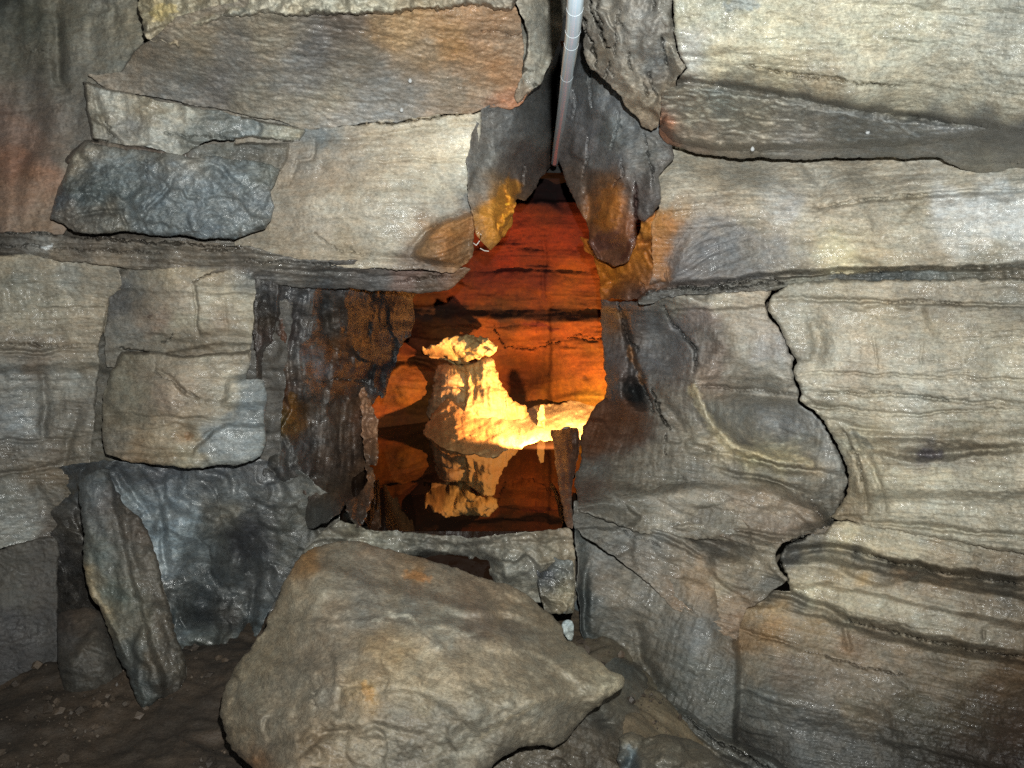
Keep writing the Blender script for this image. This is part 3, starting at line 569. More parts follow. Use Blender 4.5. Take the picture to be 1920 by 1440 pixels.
# ---- lower left strata and the jointed block
rock('banded_bed', '-150,470 60,476 140,486 218,492 230,540 208,560 200,600 190,640 185,700 180,760 175,830 165,880 145,900 132,960 120,1005 60,1018 0,1030 -150,1050',
     [(-100, 500, 2.84), (0, 520, 2.88), (200, 500, 2.90), (190, 640, 2.98), (0, 640, 2.86), (0, 800, 2.9), (170, 850, 2.98), (0, 980, 2.88), (110, 980, 2.98), (60, 720, 2.92)],
     C('20,490,140,126,100 100,495,132,120,98 200,500,120,112,96 30,510,95,98,90 120,520,108,108,100 180,530,112,106,92 40,560,120,115,98 120,560,128,120,100 180,570,128,116,94 40,600,126,118,98 120,610,122,112,92 170,620,118,106,86 30,640,108,98,82 120,650,112,100,82 60,680,96,84,70 150,680,100,92,76 30,700,112,112,106 90,730,112,110,104 130,720,124,124,116 150,760,92,86,76 20,780,102,106,106 40,800,125,128,126 80,790,90,86,78 130,800,98,92,80 20,840,82,76,66 90,850,92,84,72 150,850,100,92,78 50,890,98,86,68 120,890,90,78,60 140,920,72,64,48 20,930,100,100,92 60,960,112,112,106 30,990,118,120,114 90,970,72,62,50 100,1000,62,54,46 60,740,108,108,102'),
     styles=[('strata', 1, .0035, 120, 9, .15), ('fbm', .006, 60, 4, .05), ('facet', .008, 70, 10, 1.6)],
     feats=[('step', '-60,690 60,682 130,680 200,676', 20, .03), ('bump', 90, 750, 50, 40, 20, .04), ('groove', '-50,655 60,660 190,655', 4, .02), ('crack', '-50,640 100,650 195,645', 1.5, .02), ('vstep', '196,560 186,640 178,720 172,820', 16, .05, 30),
            ('groove', '80,690 85,760 80,820', 9, .03), ('groove', '-50,828 80,826 170,820', 4, .015), ('groove', '150,770 130,820 120,880', 9, .025), ('groove', '-50,900 60,880 160,860', 5, .02), ('groove', '60,900 90,960', 10, .02)],
     wets=[(60, 530, 80, 30, 0, .8), (90, 740, 60, 40, 0, 1), (30, 800, 40, 40, 0, 1), (30, 970, 60, 50, 0, 1)], wet=.5, edge=(8, .05), thick=.4, parent=left_wall)
rock('upper_joint_block', '196,488 300,494 420,500 480,508 478,560 476,620 470,668 440,690 200,690 190,620 200,560',
     [(200, 500, 2.93), (200, 650, 2.96), (340, 560, 2.86), (475, 520, 2.90), (475, 650, 2.90)],
     C('210,520,92,88,80 225,560,62,62,60 215,600,72,70,68 240,540,82,80,74 280,510,112,104,86 330,505,125,112,88 400,510,120,106,82 460,510,88,92,92 280,550,118,108,92 340,560,128,116,98 300,600,118,98,80 270,590,116,102,86 350,600,128,122,102 380,550,140,132,112 430,560,142,132,108 460,570,142,134,112 420,600,122,104,82 460,610,132,124,104 400,620,118,106,86 240,640,98,98,92 300,640,100,96,84 370,640,104,94,76 450,640,104,96,80 230,615,102,100,92 250,670,98,86,68 350,670,96,86,70 450,670,102,94,78 460,530,98,100,96'),
     styles=[('strata', 1, .003, 130, 7, .12), ('fbm', .005, 60, 4, .04), ('facet', .009, 70, 0, 1.4)],
     feats=[('crack', '362,528 378,522 386,520 396,514 404,512 418,505 430,498', 2.2, .05), ('vstep', '366,528 366,560 370,632', 5, -.016, 14), ('groove', '362,530 366,560 372,630', 3, .015), ('crack', '302,643 314,640 322,628', 2, .04), ('crack', '228,655 262,656 300,660', 2.8, .08), ('step', '240,655 300,662 400,640 480,640', 8, .02), ('groove', '422,560 424,632', 3, .006), ('step', '200,540 480,548', 8, .012), ('groove', '240,490 200,520', 8, .04)],
     stains_and_shade=[('poly', '205,520 245,525 248,590 200,590', 8, (66, 66, 66), .55), ('blob', 280, 593, 3, 5, 0, (60, 40, 30), .7)], wets=[(455, 520, 30, 16, 0, 1), (340, 590, 60, 30, 0, .6)], wet=.45, edge=(8, .05), thick=.35, parent=left_wall)
rock('lower_joint_block', '228,656 300,660 360,664 420,660 474,655 470,688 462,712 497,712 500,760 498,830 490,856 478,866 430,872 370,876 340,877 300,872 260,870 225,862 198,852 190,800 194,740 205,700 218,670',
     [(225, 660, 2.90), (470, 660, 2.87), (330, 740, 2.80), (200, 850, 2.86), (480, 860, 2.86), (340, 870, 2.82), (500, 720, 2.92), (198, 730, 2.92)],
     C('240,670,100,92,74 300,680,116,106,88 380,670,118,108,88 450,670,116,106,88 230,720,108,104,88 260,740,112,106,88 300,720,122,108,90 300,750,126,108,90 350,730,134,118,96 340,760,132,114,92 400,710,132,120,98 430,700,150,142,122 440,730,160,154,136 420,760,138,130,110 380,760,122,110,88 370,790,110,100,80 230,790,88,82,66 260,790,86,82,68 215,830,90,84,72 250,820,112,98,76 300,815,128,112,86 330,800,138,122,94 350,815,112,88,62 375,815,142,126,94 300,845,118,104,80 260,850,116,96,72 350,855,118,110,86 470,720,88,96,98 480,750,92,102,106 440,780,78,78,72 480,790,92,98,98 400,810,112,120,122 420,820,130,142,148 460,820,106,110,106 440,850,102,104,98 400,860,112,112,100 490,840,80,82,76'),
     styles=[('strata', 2, .0025, 110, 9, .09), ('fbm', .006, 60, 4, .05), ('facet', .010, 60, 25, 1.3)],
     feats=[('groove', '290,694 320,712 350,738 375,750', 3, .025), ('crack', '292,695 340,728 372,748', 1.2, .02), ('groove', '225,662 205,700 195,760', 6, .03), ('vstep', '418,700 418,740 405,770', 16, .04, 20), ('groove', '200,778 280,780 400,790 440,794', 3, .012), ('bump', 300, 750, 40, 36, 0, -.012), ('bump', 352, 812, 18, 14, 0, .03), ('step', '360,845 400,800 430,790 500,790', 12, -.03), ('groove', '370,840 385,815 420,798', 5, .02), ('shelf', '230,805 300,798 330,790 370,805', 9, .010)],
     stains_and_shade=[('poly', '462,712 497,712 498,850 470,866 400,874 380,850 372,830 400,800 440,780 460,740', 8, (98, 106, 108), .65), ('blob', 350, 815, 15, 11, 30, (105, 76, 52), .6)], wets=[(430, 735, 22, 36, 30, 1), (480, 750, 30, 40, 0, 1), (420, 825, 60, 30, -10, 1.0)], wet=.4, edge=(10, .05), thick=.35, parent=left_wall)

# ---- the receding dark side wall that leads to the opening
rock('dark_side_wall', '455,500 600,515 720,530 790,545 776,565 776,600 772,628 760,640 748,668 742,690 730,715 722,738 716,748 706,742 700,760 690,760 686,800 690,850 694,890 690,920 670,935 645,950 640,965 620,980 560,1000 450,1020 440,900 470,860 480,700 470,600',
     [(460, 560, 2.95), (500, 520, 2.95), (560, 700, 3.12), (520, 900, 3.10), (460, 1000, 3.30), (560, 990, 3.25), (640, 650, 3.42), (770, 580, 3.75), (740, 690, 3.85), (690, 760, 3.62), (680, 900, 3.5), (640, 960, 2.84), (620, 990, 2.78), (600, 520, 3.05), (760, 545, 3.4), (580, 800, 3.25)],
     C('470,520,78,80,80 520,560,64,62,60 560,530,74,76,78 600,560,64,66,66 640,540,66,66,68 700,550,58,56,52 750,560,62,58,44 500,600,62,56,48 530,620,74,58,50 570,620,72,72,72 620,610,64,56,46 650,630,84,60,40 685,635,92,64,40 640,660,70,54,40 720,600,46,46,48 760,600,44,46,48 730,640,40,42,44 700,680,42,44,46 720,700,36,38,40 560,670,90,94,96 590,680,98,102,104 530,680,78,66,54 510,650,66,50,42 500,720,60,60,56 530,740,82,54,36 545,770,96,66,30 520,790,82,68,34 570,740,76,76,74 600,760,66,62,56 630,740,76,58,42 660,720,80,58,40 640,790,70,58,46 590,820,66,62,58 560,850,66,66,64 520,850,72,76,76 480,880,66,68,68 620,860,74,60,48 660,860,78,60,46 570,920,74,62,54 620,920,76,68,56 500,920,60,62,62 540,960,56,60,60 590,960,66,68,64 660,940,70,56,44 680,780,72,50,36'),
     styles=[('flute', 3, .008, 13, 110, .22), ('fbm', .016, 60, 5, .12), ('facet', .045, 46, 85, 2.2), ('flute', 6, .003, 5, 60, .25), ('fbm', .006, 14, 4, .15)],
     feats=[('groove', '500,560 510,700 500,850', 18, .10), ('groove', '600,520 620,640 610,760', 12, .06), ('groove', '560,560 545,660 556,760', 8, .05), ('bump', 560, 700, 30, 70, 0, -.06), ('crack', '592,716 650,712 690,716', 1.4, .03), ('vstep', '702,600 690,700', 14, .10, 20), ('groove', '690,600 700,700', 8, .05), ('bump', 520, 880, 40, 30, 0, -.05), ('groove', '490,850 520,910 600,900', 10, .05)],
     stains_and_shade=[('poly', '640,560 780,556 772,628 742,690 720,742 690,728 640,760', 16, (40, 38, 37), .9), ('poly', '700,560 780,556 772,628 742,690 720,742 690,728 700,640', 9, (34, 35, 37), .7), ('line', '532,600 530,700 536,760', 6, (98, 62, 40), .55), ('line', '548,740 545,790', 6, (125, 84, 34), .6), ('blob', 668, 636, 32, 16, 0, (112, 74, 40), .35), ('blob', 518, 795, 10, 8, 0, (120, 92, 34), .6), ('blob', 640, 690, 28, 60, 0, (84, 58, 40), .4)],  # dark polys paint in shade against the lamp's bounce; the rest is mineral
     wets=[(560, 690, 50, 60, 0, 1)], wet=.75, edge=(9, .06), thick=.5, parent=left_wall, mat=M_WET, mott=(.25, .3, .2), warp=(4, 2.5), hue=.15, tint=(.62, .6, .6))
rock('edge_fin', '682,718 690,735 698,762 706,790 712,820 715,850 712,868 700,872 704,900 698,930 690,960 684,985 668,992 655,975 642,960 650,945 672,930 686,905 688,880 682,850 676,815 678,780 674,745',
     [(682, 720, 3.58), (712, 850, 3.40), (690, 980, 2.78), (645, 962, 2.82), (680, 900, 3.2)],
     C('685,740,110,82,62 692,790,120,90,68 704,840,100,72,52 690,860,70,56,44 696,905,95,68,48 690,950,62,46,36 660,970,52,42,34'),
     styles=[('flute', 5, .02, 8, 50, .2), ('fbm', .03, 22, 4, .15), ('facet', .06, 22, 60, 1.6)], wet=.8, edge=(10, .06), thick=.25, parent=left_wall, mat=M_WET, warp=(5, 4), step=2.0)

# ---- lower left: wet dark recess
rock('wet_recess', '60,880 200,862 340,866 480,856 560,880 640,940 640,1010 560,1060 500,1160 430,1290 340,1300 90,1300 60,1100',
     [(80, 900, 3.0), (200, 880, 2.95), (400, 890, 3.0), (560, 920, 3.1), (620, 980, 3.1), (360, 1050, 3.02), (450, 1000, 3.05), (470, 1150, 3.0), (400, 1250, 2.8), (100, 1100, 3.0), (300, 1250, 2.8), (440, 1060, 3.14)],
     C('170,890,52,56,58 240,890,62,66,70 300,890,64,66,70 400,890,62,66,70 480,880,70,72,74 260,940,106,118,124 290,930,92,102,108 330,960,98,108,114 350,990,120,136,144 330,1020,112,126,132 360,1040,88,96,98 400,960,70,70,66 440,930,72,78,80 400,1010,74,76,72 430,960,98,94,82 460,1000,56,56,60 470,1030,48,50,54 500,980,74,76,76 540,1000,66,68,64 310,1060,120,132,138 300,1100,66,66,62 350,1100,52,56,56 400,1090,56,62,64 440,1100,62,66,66 380,1140,34,40,44 350,1150,50,54,54 420,1160,48,46,44 480,1100,58,60,60 340,1180,72,82,86 370,1195,86,94,92 430,1190,64,64,58 400,1215,52,54,50 470,1180,62,72,76 450,1220,66,72,70 350,1230,66,68,62 400,1250,92,100,96 430,1260,86,90,84 360,1260,78,82,78 130,1050,50,48,46 130,1000,58,54,48 150,1100,48,44,40 560,960,72,72,66 600,980,86,82,72 100,1020,48,44,42'),
     styles=[('facet', .06, 80, 60, 1.5), ('facet', .02, 34, 20, 1.3), ('fbm', .010, 50, 4, .10)],
     feats=[('bump', 450, 1030, 40, 50, 20, .14), ('bump', 380, 1140, 40, 36, 0, .12), ('bump', 340, 990, 34, 60, 10, -.09), ('bump', 430, 1120, 36, 50, 0, -.05), ('groove', '340,1215 400,1222 450,1215', 9, .08), ('bump', 400, 1255, 60, 20, 0, -.05), ('groove', '300,960 310,1080', 7, .05), ('groove', '480,1060 470,1160 440,1240', 9, .06), ('groove', '220,880 280,960', 8, .05)],
     wets=[(340, 1000, 50, 90, 10, 1), (260, 940, 40, 30, 0, 1)], wet=.85, edge=(8, .04), thick=.4, parent=left_wall, mat=M_WET, mott=(.2, .3, .25))
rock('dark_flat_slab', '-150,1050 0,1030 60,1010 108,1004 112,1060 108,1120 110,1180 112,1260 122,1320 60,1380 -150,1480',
     [(-100, 1060, 2.72), (0, 1040, 2.76), (110, 1010, 2.84), (110, 1180, 2.76), (120, 1320, 2.66), (-100, 1400, 2.45)],
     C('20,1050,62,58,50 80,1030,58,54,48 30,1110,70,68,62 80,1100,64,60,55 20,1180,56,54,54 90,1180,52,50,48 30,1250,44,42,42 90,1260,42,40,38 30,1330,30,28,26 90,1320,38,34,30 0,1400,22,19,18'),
     styles=[('fbm', .010, 110, 5, .06), ('facet', .02, 120, 20, 1.3)], wet=.25, edge=(7, .04), thick=.3, parent=left_wall, mat=M_DRY)

# ---- right wall, the band under the roof bed
rock('polished_bed', '1190,270 1260,270 1400,285 1760,290 2120,330 2120,520 1900,512 1700,516 1560,520 1480,530 1430,536 1330,540 1240,550 1215,540 1225,500 1220,420 1235,390',
     [(1220, 300, 3.2), (1225, 420, 3.0), (1400, 306, 3.14), (1600, 306, 3.02), (1250, 350, 3.0), (1400, 350, 2.93), (1600, 350, 2.85), (1900, 320, 2.66), (2100, 340, 2.5), (1300, 450, 2.94), (1450, 500, 2.84), (1900, 500, 2.6), (1600, 450, 2.76), (1230, 530, 3.05), (2100, 500, 2.45)],
     C('1240,310,158,152,134 1270,340,172,166,148 1240,370,140,132,112 1300,300,150,142,122 1330,340,165,152,128 1400,320,156,150,134 1450,350,160,158,150 1480,330,160,150,130 1550,340,165,158,142 1480,385,158,156,152 1400,380,160,148,126 1540,380,150,138,116 1600,340,158,148,128 1700,330,152,144,126 1800,330,150,142,122 1900,330,148,142,124 1650,390,162,152,130 1720,390,150,140,116 1780,380,176,178,176 1850,390,186,190,190 1900,380,178,182,180 1780,430,172,170,160 1850,430,178,180,176 '
       '1600,430,168,158,134 1700,430,168,160,138 1500,420,168,158,136 1400,430,150,138,116 1580,470,188,176,132 1650,480,160,146,116 1750,480,148,136,112 1850,480,145,138,118 1500,480,130,122,106 1440,470,118,114,108 1300,420,118,112,104 1350,450,110,108,106 1300,480,108,104,104 1400,500,104,102,100 1260,440,108,92,78 1250,490,102,86,76 1350,410,138,126,110 1280,395,150,128,98 1240,400,150,104,54 1255,430,140,92,48 1232,470,128,84,44 1240,520,96,82,74'),  # palest points at right: wet sheen painted into the colour
     styles=[('strata', -2, .0045, 170, 16, .10), ('fbm', .008, 90, 4, .05), ('facet', .016, 90, -5, 2.2)],
     feats=[('groove', '1535,388 1600,378 1700,368 1800,360 1920,357', 4, .022), ('crack', '1540,386 1620,374 1740,364', 1.3, .015), ('groove', '1500,300 1540,345 1530,385', 9, .02), ('shelf', '1500,350 1600,330 1700,322 1850,318 1950,320', 12, .010), ('crack', '1690,295 1710,320', 1.4, .01),
            ('bump', 1350, 470, 90, 50, -10, .06), ('groove', '1250,520 1320,470 1400,430 1450,420', 12, .02), ('step', '1220,526 1320,520 1440,508 1560,500 1700,496 1920,490 2100,490', 14, .06), ('groove', '1500,450 1560,440 1700,455', 12, .02)],
     stains_and_shade=[('poly', '1232,400 1262,388 1268,420 1250,470 1262,520 1230,545 1215,500', 10, (142, 94, 44), .55), ('poly', '1290,420 1360,400 1420,440 1440,490 1420,520 1300,525 1255,500', 16, (108, 106, 106), .6)],
     wets=[(1850, 400, 120, 60, 0, 1), (1460, 370, 60, 60, 0, .9), (1570, 470, 60, 30, 0, .8), (1700, 470, 200, 30, 0, .6)], wet=.55, edge=(6, .03), thick=.5, parent=right_wall)
rock('fluted_scoop', '1250,500 1262,460 1290,425 1330,402 1372,400 1410,420 1440,450 1450,492 1430,520 1370,528 1290,540 1240,545',
     [(1250, 510, 2.98), (1290, 420, 2.93), (1370, 400, 2.89), (1445, 470, 2.84), (1350, 470, 2.96), (1400, 520, 2.89), (1250, 540, 3.02)],
     C('1270,450,112,100,90 1300,425,124,114,104 1340,410,120,114,106 1390,430,114,110,106 1320,460,98,98,100 1370,470,104,106,108 1430,470,124,118,108 1280,500,96,92,92 1350,510,94,94,94 1420,505,108,104,98'),
     styles=[('flute', 62, .008, 9, 70, .16), ('flute', 62, .004, 4, 40, .12), ('fbm', .006, 40, 4, .05)], wet=.5, edge=(22, .014), thick=.2, parent=right_wall, mott=(.1, .1, .12))
rock('ochre_buttress', '1085,440 1110,450 1150,470 1196,440 1200,400 1222,398 1262,385 1280,400 1262,440 1250,500 1262,540 1230,562 1190,560 1175,566 1150,560 1128,566 1124,548 1122,520 1116,500 1110,480 1095,470',
     [(1090, 450, 3.5), (1120, 500, 3.42), (1128, 560, 3.42), (1200, 500, 3.15), (1260, 400, 3.0), (1255, 520, 3.04), (1180, 560, 3.2), (1200, 420, 3.08)],
     C('1105,480,130,70,18 1125,510,140,80,14 1130,540,140,76,16 1150,520,144,84,16 1160,490,130,74,20 1200,470,132,80,24 1215,430,146,92,30 1250,405,152,98,40 1240,440,108,80,52 1235,480,118,78,42 1210,510,104,66,34 1225,530,92,64,46 1250,520,84,74,68 1180,540,84,54,34 1160,555,62,44,36 1200,555,56,46,44 1205,490,150,92,24'),
     styles=[('flute', -35, .018, 22, 90, .14), ('fbm', .018, 40, 5, .08), ('facet', .035, 40, 50, 1.5)], feats=[('groove', '1196,460 1230,450 1275,425', 8, .04), ('groove', '1128,560 1160,530 1190,520', 8, .03), ('crack', '1200,530 1210,548 1206,560', 2, .03)],
     wet=.35, edge=(9, .05), thick=.4, parent=right_wall)
rock('split_ledge', '1195,556 1215,540 1260,536 1330,530 1400,520 1450,514 1480,518 1560,508 1660,506 1760,502 1900,498 2120,500 2120,536 1900,528 1700,530 1560,532 1480,536 1440,548 1330,552 1240,560 1200,575',
     [(1200, 560, 3.02), (1400, 535, 2.86), (1560, 520, 2.78), (1900, 512, 2.6), (2100, 518, 2.5)],
     C('1230,552,76,74,70 1300,540,70,70,66 1380,530,88,84,76 1450,522,98,94,84 1520,520,110,108,94 1600,514,78,80,76 1680,510,66,72,72 1750,508,98,104,100 1800,514,98,96,84 1900,510,92,86,72 1900,524,110,102,84 2000,520,98,92,80'),
     styles=[('strata', -3, .010, 90, 5, .22), ('fbm', .010, 30, 4, .08)], feats=[('crack', '1210,548 1300,536 1380,528 1440,520', 3, .06), ('crack', '1280,542 1360,540 1440,532', 2.4, .05), ('crack', '1410,516 1450,524 1470,534', 2, .05), ('crack', '1560,514 1640,506 1760,502', 2.2, .04)],
     wet=.6, edge=(5, .03), thick=.4, parent=right_wall)

# ---- right of the long black crack
rock('cream_banded_bed', '1478,530 1560,524 1700,522 1900,520 2120,520 2120,1080 1920,1040 1760,1010 1640,990 1570,975 1556,970 1580,940 1594,905 1590,885 1580,860 1572,840 1560,815 1545,790 1530,774 1522,768 1508,762 1498,752 1503,742 1496,722 1487,700 1486,690 1494,678 1484,655 1470,630 1458,606 1440,585 1437,578 1444,556 1452,545',
     [(1480, 540, 2.80), (1440, 580, 2.83), (1490, 680, 2.80), (1500, 750, 2.78), (1580, 860, 2.80), (1570, 970, 2.84), (1700, 550, 2.66), (1900, 550, 2.5), (1650, 700, 2.63), (1900, 700, 2.42), (1650, 900, 2.70), (1900, 900, 2.45), (2100, 700, 2.3), (2100, 1050, 2.3), (1750, 850, 2.60)],
     C('1490,550,138,132,114 1560,545,150,142,120 1650,545,158,146,122 1720,540,150,138,116 1800,545,142,132,112 1900,550,130,124,108 1470,575,140,134,118 1550,580,138,128,108 1650,585,150,138,112 1760,580,128,120,104 1900,585,122,116,100 1500,610,150,144,126 1560,620,158,150,130 1650,620,166,156,132 1750,620,160,150,126 1880,620,150,140,116 1500,660,132,126,112 1530,650,142,136,120 1580,660,166,160,142 1630,650,160,146,122 1700,660,162,154,134 1800,660,158,148,124 1900,660,162,154,130 1540,700,170,164,144 1600,710,160,144,120 1700,700,168,162,142 1800,710,165,158,138 1900,710,168,160,136 '
       '1540,745,160,152,132 1620,740,165,158,136 1720,750,160,156,140 1820,745,158,150,130 1900,750,160,152,130 1560,775,150,144,124 1660,780,158,150,128 1760,775,150,144,124 1880,780,152,144,122 1600,800,150,142,120 1700,800,155,148,128 1820,805,148,140,116 1900,810,142,134,112 1580,830,150,142,118 1620,820,165,156,128 1680,840,142,132,108 1760,820,146,134,110 1830,830,138,126,102 1650,850,150,138,112 1700,855,128,118,100 1740,850,86,82,84 1800,860,140,130,110 1880,850,150,140,116 '
       '1600,870,138,126,100 1640,880,162,152,122 1700,890,168,158,128 1760,890,172,162,132 1850,890,168,160,134 1920,900,158,150,128 1610,930,142,128,100 1680,930,170,164,140 1760,940,176,172,152 1850,940,165,158,136 1590,960,120,106,82 1660,965,150,140,114 1760,970,150,142,118 1880,980,146,138,116 2000,1000,140,130,110'),
     styles=[('strata', 1, .0042, 170, 11, .13), ('fbm', .006, 90, 4, .04), ('facet', .009, 80, 0, 2.4)],
     feats=[('groove', '1450,560 1560,562 1660,566 1740,567 1830,572 1960,575', 4, .022), ('crack', '1660,566 1740,566 1800,570', 1.6, .02), ('groove', '1500,700 1600,702 1720,706 1940,712', 3, .013), ('groove', '1500,735 1620,738 1700,742 1800,752 1960,758', 3.5, .018), ('crack', '1540,735 1680,738 1780,752', 1.2, .015), ('groove', '1508,756 1540,760 1600,770 1700,776 1800,772 1920,764', 3, .016), ('groove', '1525,768 1580,776 1700,780 1800,770', 2.6, .012),
            ('groove', '1510,748 1535,760 1560,764', 7, .03), ('groove', '1545,785 1600,800 1680,812 1780,818', 5, .012), ('step', '1560,800 1640,818 1700,816 1780,824 1920,830 2000,832', 20, .025),
            ('step', '1640,838 1680,850 1730,858 1800,850 1880,840 1960,838', 14, -.03), ('groove', '1640,836 1680,848 1740,856 1800,848 1900,836', 7, .035), ('bump', 1680, 850, 30, 10, 8, -.03), ('groove', '1520,590 1540,640 1530,680', 16, .035), ('groove', '1640,620 1644,700', 2.6, .006), ('groove', '1728,640 1726,690', 2.6, .006),
            ('groove', '1568,800 1600,850 1622,920 1628,960', 5, .022), ('crack', '1580,808 1604,850 1612,880 1613,905', 1.5, .03), ('groove', '1600,820 1640,880 1660,960', 6, .015), ('groove', '1580,970 1700,985 1850,1000 1960,1010', 5, .02), ('vstep', '1556,800 1590,870 1600,940', 26, -.05, 25)],
     stains_and_shade=[('blob', 1740, 850, 26, 8, 0, (88, 82, 90), .7), ('line', '1600,810 1620,825 1636,840', 5, (92, 94, 86), .6), ('line', '1540,742 1570,752', 4, (110, 102, 88), .5)],  # purple-grey blob is a painted shadow under the overhang
     wets=[(1700, 745, 90, 14, 0, 1), (1740, 940, 90, 26, 5, 1), (1760, 850, 40, 10, 0, 1), (1880, 530, 80, 10, 0, .8)], wet=.55, edge=(9, .10), thick=.5, parent=right_wall, warp=(3.5, 2.8))
# ---- scalloped bed between the opening and the crack
rock('scalloped_bed', '1124,560 1180,566 1230,556 1330,550 1420,543 1450,538 1443,556 1436,576 1442,592 1462,618 1475,640 1490,676 1484,692 1486,702 1494,724 1502,742 1496,752 1508,764 1522,772 1540,790 1556,815 1570,840 1580,862 1586,885 1590,905 1580,940 1560,980 1500,1010 1400,1020 1200,1000 1085,960 1075,900 1090,860 1086,830 1090,802 1100,785 1116,760 1130,746 1134,735 1132,690 1130,650 1126,610',
     [(1130, 570, 3.42), (1132, 640, 3.50), (1132, 740, 3.46), (1090, 800, 3.42), (1080, 900, 3.15), (1090, 960, 2.87), (1200, 560, 3.12), (1250, 600, 3.02), (1200, 700, 3.18), (1300, 560, 2.95), (1430, 560, 2.87), (1440, 650, 2.86), (1350, 620, 2.92), (1300, 680, 2.92), (1240, 760, 3.05), (1340, 740, 2.90), (1480, 740, 2.84), (1450, 790, 2.97), (1560, 860, 2.84), (1500, 860, 2.86), (1350, 850, 2.86), (1250, 850, 2.98), (1150, 850, 3.18), (1580, 950, 2.88), (1400, 960, 2.82), (1250, 950, 2.95)],
     C('1150,580,70,58,52 1180,575,66,60,58 1150,600,96,66,40 1145,640,72,62,56 1160,660,66,60,60 1145,700,64,56,50 1180,700,74,54,44 1200,680,82,80,80 1170,740,48,46,46 1190,740,36,38,40 1170,770,58,40,30 1140,780,60,38,26 1110,800,66,40,24 1120,830,66,44,30 1180,800,78,62,50 1220,620,94,96,98 1180,620,84,74,68 1240,560,92,90,84 1270,580,118,114,100 1300,560,140,134,118 1350,560,150,142,122 1400,560,152,140,120 1430,570,150,138,118 1270,610,108,106,108 1300,590,118,104,100 1330,590,104,88,82 1320,620,98,92,84 1270,650,96,98,100 1300,650,104,104,104 1230,660,92,94,98 1340,660,92,80,72 1380,600,138,128,112 1430,620,146,134,118 1460,640,140,136,132 1440,660,136,134,132 1400,650,140,132,116 1380,690,138,132,118 1340,700,124,104,90 1320,710,128,110,92 1450,700,140,136,124 1480,710,138,132,120 '
       '1240,700,84,82,80 1270,700,98,88,80 1220,740,90,88,84 1240,790,92,88,80 1260,760,98,90,78 1290,740,104,94,80 1330,735,118,104,86 1400,730,124,116,102 1450,735,130,124,112 1310,780,104,98,88 1300,800,122,112,92 1340,770,112,112,104 1380,780,108,110,106 1430,790,106,108,108 1480,800,108,110,112 1460,770,118,120,120 1520,790,124,126,126 1400,830,106,98,86 1340,810,150,138,110 1360,845,158,146,116 1420,850,168,158,118 1480,862,170,158,118 1520,850,128,118,98 1540,850,126,128,126 1560,880,118,116,108 1520,880,142,128,102 '
       '1160,900,84,78,66 1120,880,84,84,78 1100,920,76,66,56 1200,880,86,80,68 1250,860,96,90,78 1260,900,84,80,68 1300,860,108,100,84 1200,940,86,82,70 1130,950,84,82,74 1300,900,100,96,86 1380,890,98,92,80 1440,900,102,96,80 1500,900,92,88,78 1400,940,116,104,86 1450,950,126,112,90 1500,960,116,102,84 1540,930,84,80,70 1540,980,72,70,62 1320,960,96,90,78 1250,980,118,112,98 1350,1000,98,92,78'),
     styles=[('fbm', .010, 80, 5, .05), ('facet', .020, 60, 30, 1.7), ('strata', 9, .0035, 100, 10, .09), ('flute', 8, .003, 9, 60, .06)],
     feats=[('bump', 1235, 640, 55, 60, 15, .16), ('groove', '1246,575 1262,610 1290,640 1304,660 1306,685 1300,695', 4, .03), ('crack', '1244,578 1256,605 1276,620 1292,640 1304,655 1307,680 1300,694', 2.2, .06), ('crack', '1224,732 1232,760 1244,785 1256,802', 3, .08), ('crack', '1248,812 1248,835 1246,850', 1.8, .04), ('groove', '1340,600 1360,650 1330,700', 16, -.03),
            ('step', '1230,580 1330,576 1440,572', 7, .02), ('bump', 1440, 785, 90, 55, 10, .13), ('groove', '1300,725 1330,790 1380,835 1440,858 1520,872', 12, -.05), ('groove', '1290,725 1360,727 1440,735 1500,742', 4, .02), ('crack', '1310,728 1400,730 1490,740', 1.2, .015), ('groove', '1320,845 1400,862 1480,880 1560,890', 6, .03),
            ('groove', '1225,730 1270,790 1300,840 1330,850', 12, .03), ('bump', 1190, 735, 14, 26, -20, .25), ('groove', '1168,590 1180,640 1186,680 1178,720', 6, .07), ('crack', '1160,560 1166,600 1180,640 1194,650 1196,660', 2.2, .07), ('groove', '1180,660 1205,720 1222,770', 6, .05), ('crack', '1190,690 1210,730 1226,770', 1.4, .04),
            ('step', '1300,900 1400,910 1500,945 1560,975', 30, -.03), ('groove', '1340,880 1440,900 1520,930', 6, .025), ('groove', '1380,860 1450,870 1550,885', 4, .02), ('bump', 1510, 960, 30, 30, 0, .05), ('crack', '1520,940 1535,960 1550,985', 2.2, .06), ('step', '1280,705 1340,700 1400,702 1490,706', 12, .012)],
     stains_and_shade=[('poly', '1130,740 1190,750 1230,790 1220,830 1130,860 1085,860 1085,800', 14, (66, 42, 28), .6), ('blob', 1192, 738, 16, 22, -20, (30, 34, 36), .8), ('line', '1178,650 1195,690 1208,720', 5, (118, 80, 40), .6), ('line', '1140,585 1170,590', 9, (112, 78, 42), .5), ('line', '1300,730 1335,800 1370,840 1430,852 1520,868', 9, (176, 160, 116), .45)],  # near-black blob paints the shade inside the hole
     wets=[(1330, 700, 40, 20, 0, .9), (1340, 560, 60, 12, 0, .8), (1460, 780, 80, 60, 0, .6)], wet=.5, edge=(7, .07), thick=.22, parent=right_wall, warp=(3.5, 2.8))
